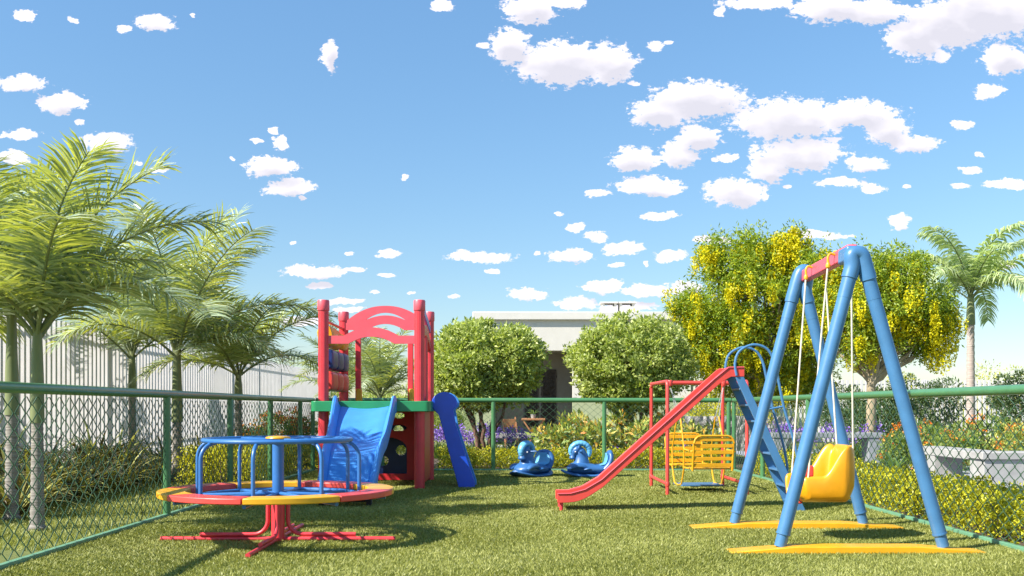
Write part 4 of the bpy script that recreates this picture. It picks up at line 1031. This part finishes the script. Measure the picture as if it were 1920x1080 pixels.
def palm(loc, h_trunk, r_trunk, shaft, fronds, length, label, seed, leaf='palm_leaf', trunk='palm_trunk', lw=0.42, nleaf=46, group='feathery palms beyond the left fence', lean=(0,0), wid=0.030, hang=0.36, extra=(), dextra=0):
    rg = np.random.default_rng(seed); rr = random.Random(seed)
    t = thing('palm_tree', label, 'palm', loc, group=group)
    tr = MB(); pts = []; rs = []; n = 40
    for i in range(n+1):
        u = i/n; pts.append((lean[0]*u*u, lean[1]*u*u, h_trunk*u)); rs.append(r_trunk*(1.25-0.35*u**0.5+(0.25 if u < .03 else 0))*(1+0.045*(1 if i % 2 else -1)))
    tr.tube(pts, rs, 16); tr.build('trunk', M[trunk], t)
    top = Vector(pts[-1]); cs = MB(); cs.tube([top-Vector((0,0,0.02)), top+Vector((0,0,shaft*0.4)), top+Vector((0,0,shaft))], [r_trunk*1.12, r_trunk*1.02, r_trunk*0.7], 14)
    Vs = []; Fs = []; nb = 0; b = top+Vector((0,0,shaft-0.06)); ra = MB()
    specs = []
    for k in range(fronds):
        u = k/fronds; az = k*2.39996+rr.uniform(-.2,.2)+seed
        el = R(86-54*u+rr.uniform(-6,6)); L = length*(0.85+0.3*rr.random())*(0.78+0.30*math.sin(PI*(u*0.8+.15))); dr = R(46+46*u+dextra+rr.uniform(-12,14))
        specs.append((az, el, L, dr))
    specs += list(extra)
    for (az, el, L, dr) in specs:
        V, Fq, rp = frond(rg, b-Vector((0,0,0.14*rr.random())), az, el, L, dr, lw, nleaf, hang=hang, wid=wid)
        Vs.append(V); Fs.append(Fq+nb); nb += len(V)
        ra.tube([tuple(p) for p in rp[::2]], [0.020*(1-0.85*i/12)+0.002 for i in range(len(rp[::2]))], 6)
    cs.build('crownshaft', M['crownshaft'], t)
    np_obj('crown', np.concatenate(Vs), np.concatenate(Fs), M[leaf], t)
    ra.build('frond_stems', M['crownshaft'], t)
    return t
def pl(px, Y): return ((px-CX)*Y/F, Y, 0)
palm(pl(70, 10.0), 1.08, 0.060, 0.95, 12, 1.95, 'near palm with bright sunlit fronds rising highest at the left edge', 41, lw=0.62, nleaf=92, extra=[(R(20), R(76), 2.15, R(50))])
palm(pl(22, 10.9), 1.15, 0.064, 1.1, 9, 2.0, 'palm with darker trunk at the far left edge of the photo', 42, lw=0.60, nleaf=88)
palm(pl(-90, 12.2), 1.7, 0.06, 0.8, 10, 2.1, 'palm mostly outside the left edge with fronds reaching into view', 43, lw=0.6, nleaf=84)
palm(pl(332, 16.5), 1.0, 0.080, 1.15, 14, 2.4, 'middle palm with thick green trunk behind the first fence post', 44, lw=0.64, nleaf=92, extra=[(R(45), R(80), 2.8, R(35))])
palm(pl(248, 19.5), 1.6, 0.07, 0.7, 12, 2.4, 'palm behind the middle palm with a slim dark trunk', 45, lw=0.6, nleaf=80, extra=[(R(80), R(86), 3.0, R(10))])
palm(pl(447, 18.2), 1.45, 0.066, 0.4, 12, 2.15, 'palm nearest the play tower with spreading drooping fronds', 46, lw=0.58, nleaf=84)
palm(pl(712, 28.0), 1.25, 0.09, 0.4, 24, 2.2, 'bushy palm seen through the frame of the play tower', 51, lw=0.45, nleaf=50, group='far palms seen through the tower', wid=0.035)
palm(pl(645, 30.0), 1.35, 0.09, 0.4, 22, 2.1, 'far palm just left of the one framed by the tower', 52, lw=0.45, nleaf=50, group='far palms seen through the tower', wid=0.035)
palm(pl(1820, 27.0), 3.45, 0.105, 0.80, 16, 2.6, 'tall palm with pale ringed trunk at the right edge', 53, leaf='palm_leaf_pale', trunk='palm_trunk_pale', lw=0.55, nleaf=60, group='tall palm on the right', wid=0.06, hang=0.95, dextra=32)

# -------- hedges
def hedge(label, x0, y0, x1, y1, h, dens, leaf='hedge_leaf', L=0.042, name='hedge', wob=0.05):
    rg = np.random.default_rng(int(abs(x0*100+y0*10))); area = (x1-x0)*(y1-y0)+2*h*((x1-x0)+(y1-y0)); n = int(area*dens)
    P = rg.random((n, 3)); face = rg.random(n); X = x0+P[:,0]*(x1-x0); Y = y0+P[:,1]*(y1-y0)
    bumpz = 1+0.13*np.sin(X*5.3+1.3*Y)*np.cos(Y*4.7)+0.06*np.sin(X*13+Y*9)
    Z = h*bumpz*(1-(P[:,2]**2.2)*0.95)
    # pull leaves to the shell
    sx = rg.random(n) < 0.42
    ex = np.where(rg.random(n) < 0.5, x0, x1)+rg.normal(size=n)*wob; ey = np.where(rg.random(n) < 0.5, y0, y1)+rg.normal(size=n)*wob
    long_x = (x1-x0) > (y1-y0)
    if long_x: Y = np.where(sx, ey, Y)
    else: X = np.where(sx, ex, X)
    Z = np.where(sx, h*bumpz*rg.random(n), Z)
    Pp = np.stack([X, Y, np.clip(Z, 0.01, None)], 1)+rg.normal(size=(n,3))*0.012
    # leaf rosettes round jittered centres, each rosette a few centimetres proud or sunk
    ci = np.floor(Pp/0.085).astype(int); hsh = (ci[:,0]*73856093 ^ ci[:,1]*19349663 ^ ci[:,2]*83492791) % 4096
    tab = rg.random((4096, 3)); cc = (ci+0.1+0.8*tab[hsh])*0.085; keep = rg.random(n) < (0.35+0.65*(tab[hsh][:,0] > 0.22))
    D = unit((Pp-cc)+rg.normal(size=(n,3))*0.035+np.array([0,0,0.03]))
    Pp = Pp+(cc-Pp)*0.45+(tab[hsh]-0.5)*np.array([0.05,0.05,0.07]); Pp[:,2] = np.clip(Pp[:,2], 0.01, None)
    Pp = Pp[keep]; D = D[keep]; n = len(Pp)
    V, Fq = leaf_arrays(Pp, D, L*(0.7+0.6*rg.random(n)), L*0.62, rg)
    t = thing(name, label, 'hedge', ((x0+x1)/2, (y0+y1)/2, 0))
    V = V-np.array([(x0+x1)/2, (y0+y1)/2, 0])
    np_obj('foliage', V, Fq, M[leaf], t)
    st = MB(); rr = random.Random(3)
    for i in range(int(((x1-x0)+(y1-y0))*5)):
        x = rr.uniform(x0, x1)-(x0+x1)/2; y = rr.uniform(y0, y1)-(y0+y1)/2
        st.tube([(x, y, 0), (x+rr.uniform(-.05,.05), y+rr.uniform(-.05,.05), h*0.7)], [0.008, 0.004], 5)
    st.build('stems', M['bark'], t)
    return t
hedge('low yellow-green hedge along the outside of the right fence', 4.48, 8.4, 5.35, 19.0, 0.36, 2300)
hedge('low yellow-green hedge along the foot of the back fence', -1.45, 19.85, 4.35, 20.6, 0.36, 2000)
hedge('yellow-green hedge outside the far end of the left fence', -5.1, 15.6, -4.15, 19.4, 0.55, 1700)
hedge('yellow-green hedge behind the play tower at the back fence', -5.2, 19.9, -1.6, 20.7, 0.5, 1700)
b_ = MB(); b_.grid([[(4.42, y, 0.01) for y in (8, 19.6)], [(5.45, y, 0.01) for y in (8, 19.6)]]); b_.grid([[(-5.3, y, 0.01) for y in (19.75, 26.5)], [(5.7, y, 0.01) for y in (19.75, 26.5)]])
tag(b_.build('soil', M['soil'], smooth=False), kind='structure')

# -------- shrubs
def shrub(name, loc, rad, h, label, seed, leaf, L, n, group, flower=None, nf=0, fl=0.03):
    rg = np.random.default_rng(seed); rr = random.Random(seed)
    t = thing(name, label, 'shrub', loc, group=group)
    P, d, cen, cs = clump_points(rg, (0,0,h*0.55), (rad,rad,h*0.48), 30, rad*0.32, n, shell=0.35)
    P[:,2] = np.clip(P[:,2], 0.03, None)
    D = unit(d*0.7+rg.normal(size=d.shape)*0.4+np.array([0,0,0.5]))
    V, Fq = leaf_arrays(P, D, L*(0.7+0.6*rg.random(n)), L*0.42, rg)
    np_obj('foliage', V, Fq, M[leaf], t)
    if flower:
        k = rg.integers(0, len(cen), nf); c = cen[k]+unit(rg.normal(size=(nf,3))+np.array([0,-.5,.8]))*rad*0.36
        m_ = 12; Q = c[:,None,:]+rg.normal(size=(nf,m_,3))*fl*0.42; Dq = unit((Q-c[:,None,:]).reshape(-1,3)+np.array([0,0,0.01]))
        V, Fq = leaf_arrays(Q.reshape(-1,3), Dq, fl*0.8, fl*0.75, rg)
        np_obj('blossom', V, Fq, M[flower], t)
    st = MB()
    for k in range(6): limb(st, (rr.uniform(-.05,.05), rr.uniform(-.05,.05), 0), (rr.uniform(-.6,.6)*rad, rr.uniform(-.6,.6)*rad, h*0.6), 0.014, 0.006, rr, 0.05, 4, 5)
    st.build('stems', M['bark'], t)
    return t
# crotons behind the rocking horses
cro = [(1035,21.2,.42,.80,'leftmost'),(1080,21.8,.45,1.05,''),(1122,21.3,.42,.95,''),(1165,22.0,.45,1.05,''),(1205,21.4,.42,.95,''),(1250,21.9,.45,1.0,''),(1295,21.4,.40,.85,''),(1340,22.0,.40,.80,'')]
crl = ['first croton shrub from the left, behind the right-hand rocking horse head','croton shrub directly above the right-hand rocking horse','croton shrub beside the back fence post above the right rocking horse seat','orange-tipped croton below the second round tree trunk','croton shrub seen just left of the red swing frame','croton shrub seen through the left side of the red swing frame','croton shrub behind the yellow facing benches','croton shrub furthest right behind the yellow facing benches']
for i, (px, Y, r_, h_, _) in enumerate(cro):
    shrub('croton_shrub', pl(px, Y), r_, h_, crl[i], 100+i, 'croton', 0.14, 620, 'croton shrubs along the back bed')
# orange-flowered shrubs at left corner
for i, (px, Y, h_, lb) in enumerate([(478,21.5,.85,'orange-flowered shrub behind the left fence near the palm closest to the tower'),(530,22.3,1.15,'tall orange-flowered shrub behind the far left corner of the fence'),(575,21.5,1.0,'orange-flowered shrub just left of the play tower')]):
    shrub('flowering_shrub', pl(px, Y), 0.5, h_, lb, 130+i, 'lantana', 0.08, 1700, 'orange-flowered shrubs', 'orange_flower', 70, 0.06)
lan = [(1690,19.5,.5,.78,'lantana shrub with orange flowers just right of the swing leg'),(1745,21.5,.55,.85,'lantana shrub behind the end of the running bench'),(1800,19.8,.55,.75,'lantana shrub in front of the tall palm trunk'),(1850,21.5,.6,.88,'lantana shrub right of the tall palm trunk'),(1905,19.6,.6,.78,'lantana shrub at the right edge behind the solid bench'),(1955,21.5,.6,.95,'lantana shrub cut by the right edge of the photo')]
for i, (px, Y, r_, h_, lb) in enumerate(lan):
    shrub('lantana_shrub', pl(px, Y), r_, h_, lb, 150+i, 'lantana' if i != 4 else 'croton', 0.085, 2200, 'lantana shrubs in the right-hand bed', 'orange_flower', 22, 0.055)
# dark bushes by the picket fence
for i, (px, Y, r_, h_, lb) in enumerate([(1655,30,.9,1.9,'dark green bush behind the golden tree trunk'),(1735,32,1.15,2.05,'broad dark green bush between golden tree and tall palm'),(1905,31,.95,2.15,'dark green bush at the right edge by the picket fence'),(1590,32,.9,1.7,'dark green bush seen between the swing legs')]):
    shrub('dark_bush', pl(px, Y), r_, h_, lb, 170+i, 'dark_leaf', 0.10, 5200, 'dark bushes by the picket fence')
for i, (px, Y, r_, h_, lb) in enumerate([(1700,39,.8,2.6,'yellowish shrub poking above the picket fence by the swing leg'),(1855,39,1.4,2.75,'yellowish shrub poking above the picket fence right of the palm'),(1345,33,1.1,1.7,'pale shrub behind the stone wall')]):
    shrub('yellow_shrub', pl(px, Y), r_, h_, lb, 190+i, 'hedge_leaf', 0.10, 2600, 'yellowish shrubs beyond the picket fence')
for i, (Y, lb) in enumerate([(15.5,'yellow-green tree behind the slat fence at the left edge'),(20.5,'yellow-green tree behind the slat fence between the near palms'),(27,'yellow-green tree behind the slat fence beyond the middle palm')]):
    shrub('background_tree', (-10.2, Y, 0), 1.5, 3.1, lb, 210+i, 'gold_leaf', 0.11, 8000, 'trees behind the slat fence')
for i, (px, Y, r_, h_, lb) in enumerate([(560,44,2.2,2.1,'low green bush far behind the left corner of the fence'),(700,46,2.0,1.8,'low green bush far behind the play tower'),(800,44,1.6,2.0,'low green bush far behind the tower and left of the building')]):
    shrub('far_bush', pl(px, Y), r_, h_, lb, 230+i, 'tree_leaf', 0.14, 6000, 'bushes on the horizon')

def strap_plant(name, n, L, wid, mat, rg, el=(35, 80), droop=80):
    Vs = []; m_ = n; az = rg.random(m_)*2*PI; e0 = np.radians(el[0]+(el[1]-el[0])*rg.random(m_)); ln = L*(0.6+0.5*rg.random(m_)); dr = np.radians(droop*(0.5+rg.random(m_)))
    p = np.stack([np.cos(az)*0.03, np.sin(az)*0.03, np.zeros(m_)], 1); rows = [p]; K = 5
    for q in range(K):
        e = e0-dr*((q/K)**1.3); p = p+np.stack([np.cos(az)*np.cos(e), np.sin(az)*np.cos(e), np.sin(e)], 1)*(ln/K)[:, None]; rows.append(p)
    sd = np.stack([-np.sin(az), np.cos(az), rg.normal(size=m_)*0.2], 1)
    ws = [0.6, 1.0, 1.0, 0.8, 0.5, 0.04]
    V = np.stack([np.stack([r-sd*wid*w/2, r+sd*wid*w/2], 1) for r, w in zip(rows, ws)], 1).reshape(-1, 3)
    q = np.array([[2*i, 2*i+1, 2*i+3, 2*i+2] for i in range(K)]); Fq = (np.arange(m_)[:, None, None]*2*(K+1)+q[None]).reshape(-1, 4)
    V[:,2] = np.clip(V[:,2], 0.01, None)
    return V, Fq
# spiky bronze plants left of the fence
rg = np.random.default_rng(77); protos = []
for k in range(4):
    V, Fq = strap_plant('spiky', 46, 0.95, 0.045, None, rg)
    protos.append((V, Fq))
meshes = []; pn = 0
ORD = 'first second third fourth fifth sixth seventh eighth ninth tenth eleventh twelfth thirteenth fourteenth fifteenth sixteenth seventeenth eighteenth'.split()
for row, (x_, h_) in enumerate(((-5.6, .9), (-6.3, 1.1), (-7.0, 1.25))):
    y = 10.3+0.4*row; cnt = 0
    while y < 18.6:
        x = x_+rnd.uniform(-.2,.2); k = rnd.randrange(4); near = ['row nearest the chain link fence', 'middle row', 'row nearest the white slats'][row]
        cnt += 1
        o = tag(bpy.data.objects.new('spiky_plant', None), '%s bronze-green spiky plant from the camera in the %s' % (ORD[cnt-1], near), 'plant', 'spiky plants along the white slat fence')
        C.objects.link(o); o.location = (x, y, 0); o.rotation_euler = (0, 0, rnd.uniform(0, 6)); s = h_*rnd.uniform(.8, 1.1); o.scale = (s, s, s)
        if len(meshes) < 4:
            c = np_obj('leaves', *protos[len(meshes)], M['spiky'], o); meshes.append(c.data)
        else:
            c = bpy.data.objects.new('leaves', meshes[k]); C.objects.link(c); c.parent = o
        y += rnd.uniform(0.5, 0.75); pn += 1
def bed(name, label, x0, x1, y0, y1, n, h, nflow):
    rg = np.random.default_rng(int(x0*10+y0)); Vs = []; Fs = []; nb = 0
    for i in range(n):
        V, Fq = strap_plant('', 16, h*0.8, 0.03, None, rg, (50, 85), 60)
        V = V+np.array([rg.uniform(x0, x1), rg.uniform(y0, y1), 0]); Vs.append(V); Fs.append(Fq+nb); nb += len(V)
    nV = nb; c = np.stack([rg.uniform(x0, x1, nflow), rg.uniform(y0, y1, nflow), h*(0.75+0.4*rg.random(nflow))], 1)
    Q = c[:,None,:]+rg.normal(size=(nflow,34,3))*np.array([.045,.045,.06]); Dq = unit((Q-c[:,None,:]).reshape(-1,3)+1e-3)
    V2, F2 = leaf_arrays(Q.reshape(-1,3), Dq, 0.05, 0.04, rg)
    nl = sum(len(f) for f in Fs)
    V = np.concatenate(Vs+[V2]); Fq = np.concatenate(Fs+[F2+nb])
    o = np_obj(name, V, Fq, None, mats=[M['strap'], M['purple_flower']], midx=np.concatenate([np.zeros(nl), np.ones(len(F2))]))
    return tag(o, label, 'flowers', kind='stuff')
bed('flower_bed', 'mass of purple flowers behind the hedge right of the play tower', -2.2, 0.45, 24.0, 25.0, 60, 0.62, 60)
bed('flower_bed', 'mass of purple flowers around the dark grey bench behind the swing', 5.6, 8.2, 22.3, 23.6, 50, 0.66, 48)
bed('flower_bed', 'leafy green planting behind the back hedge', -1.4, 4.3, 20.8, 21.6, 110, 0.42, 4)
# leafy plant in front of bench, right
for i, (x, y, lb) in enumerate([(6.9,18.2,'green strap-leaved plant left of the running bench'),(8.4,17.6,'green strap-leaved plant framed under the bench'),(8.0,18.6,'green strap-leaved plant behind the corner of the benches')]):
    rgp = np.random.default_rng(300+i); V, Fq = strap_plant('', 60, 0.6, 0.06, None, rgp)
    t = thing('leafy_plant', lb, 'plant', (x, y, 0), group='strap-leaved plants by the right benches'); np_obj('leaves', V, Fq, M['strap'], t)
rgp = np.random.default_rng(310); V, Fq = strap_plant('', 40, 0.22, 0.03, None, rgp)
t = thing('potted_plant', 'small green plant standing on the wooden table', 'plant', ((1000-CX)*29.5/F, 29.5, 0.92))
MB().lathe((0,0,0), [(0.06,0.0),(0.085,0.10),(0.08,0.11)], 16).build('pot', M['concrete'], t)
o = np_obj('leaves', V+np.array([0,0,0.1]), Fq, M['strap'], t)
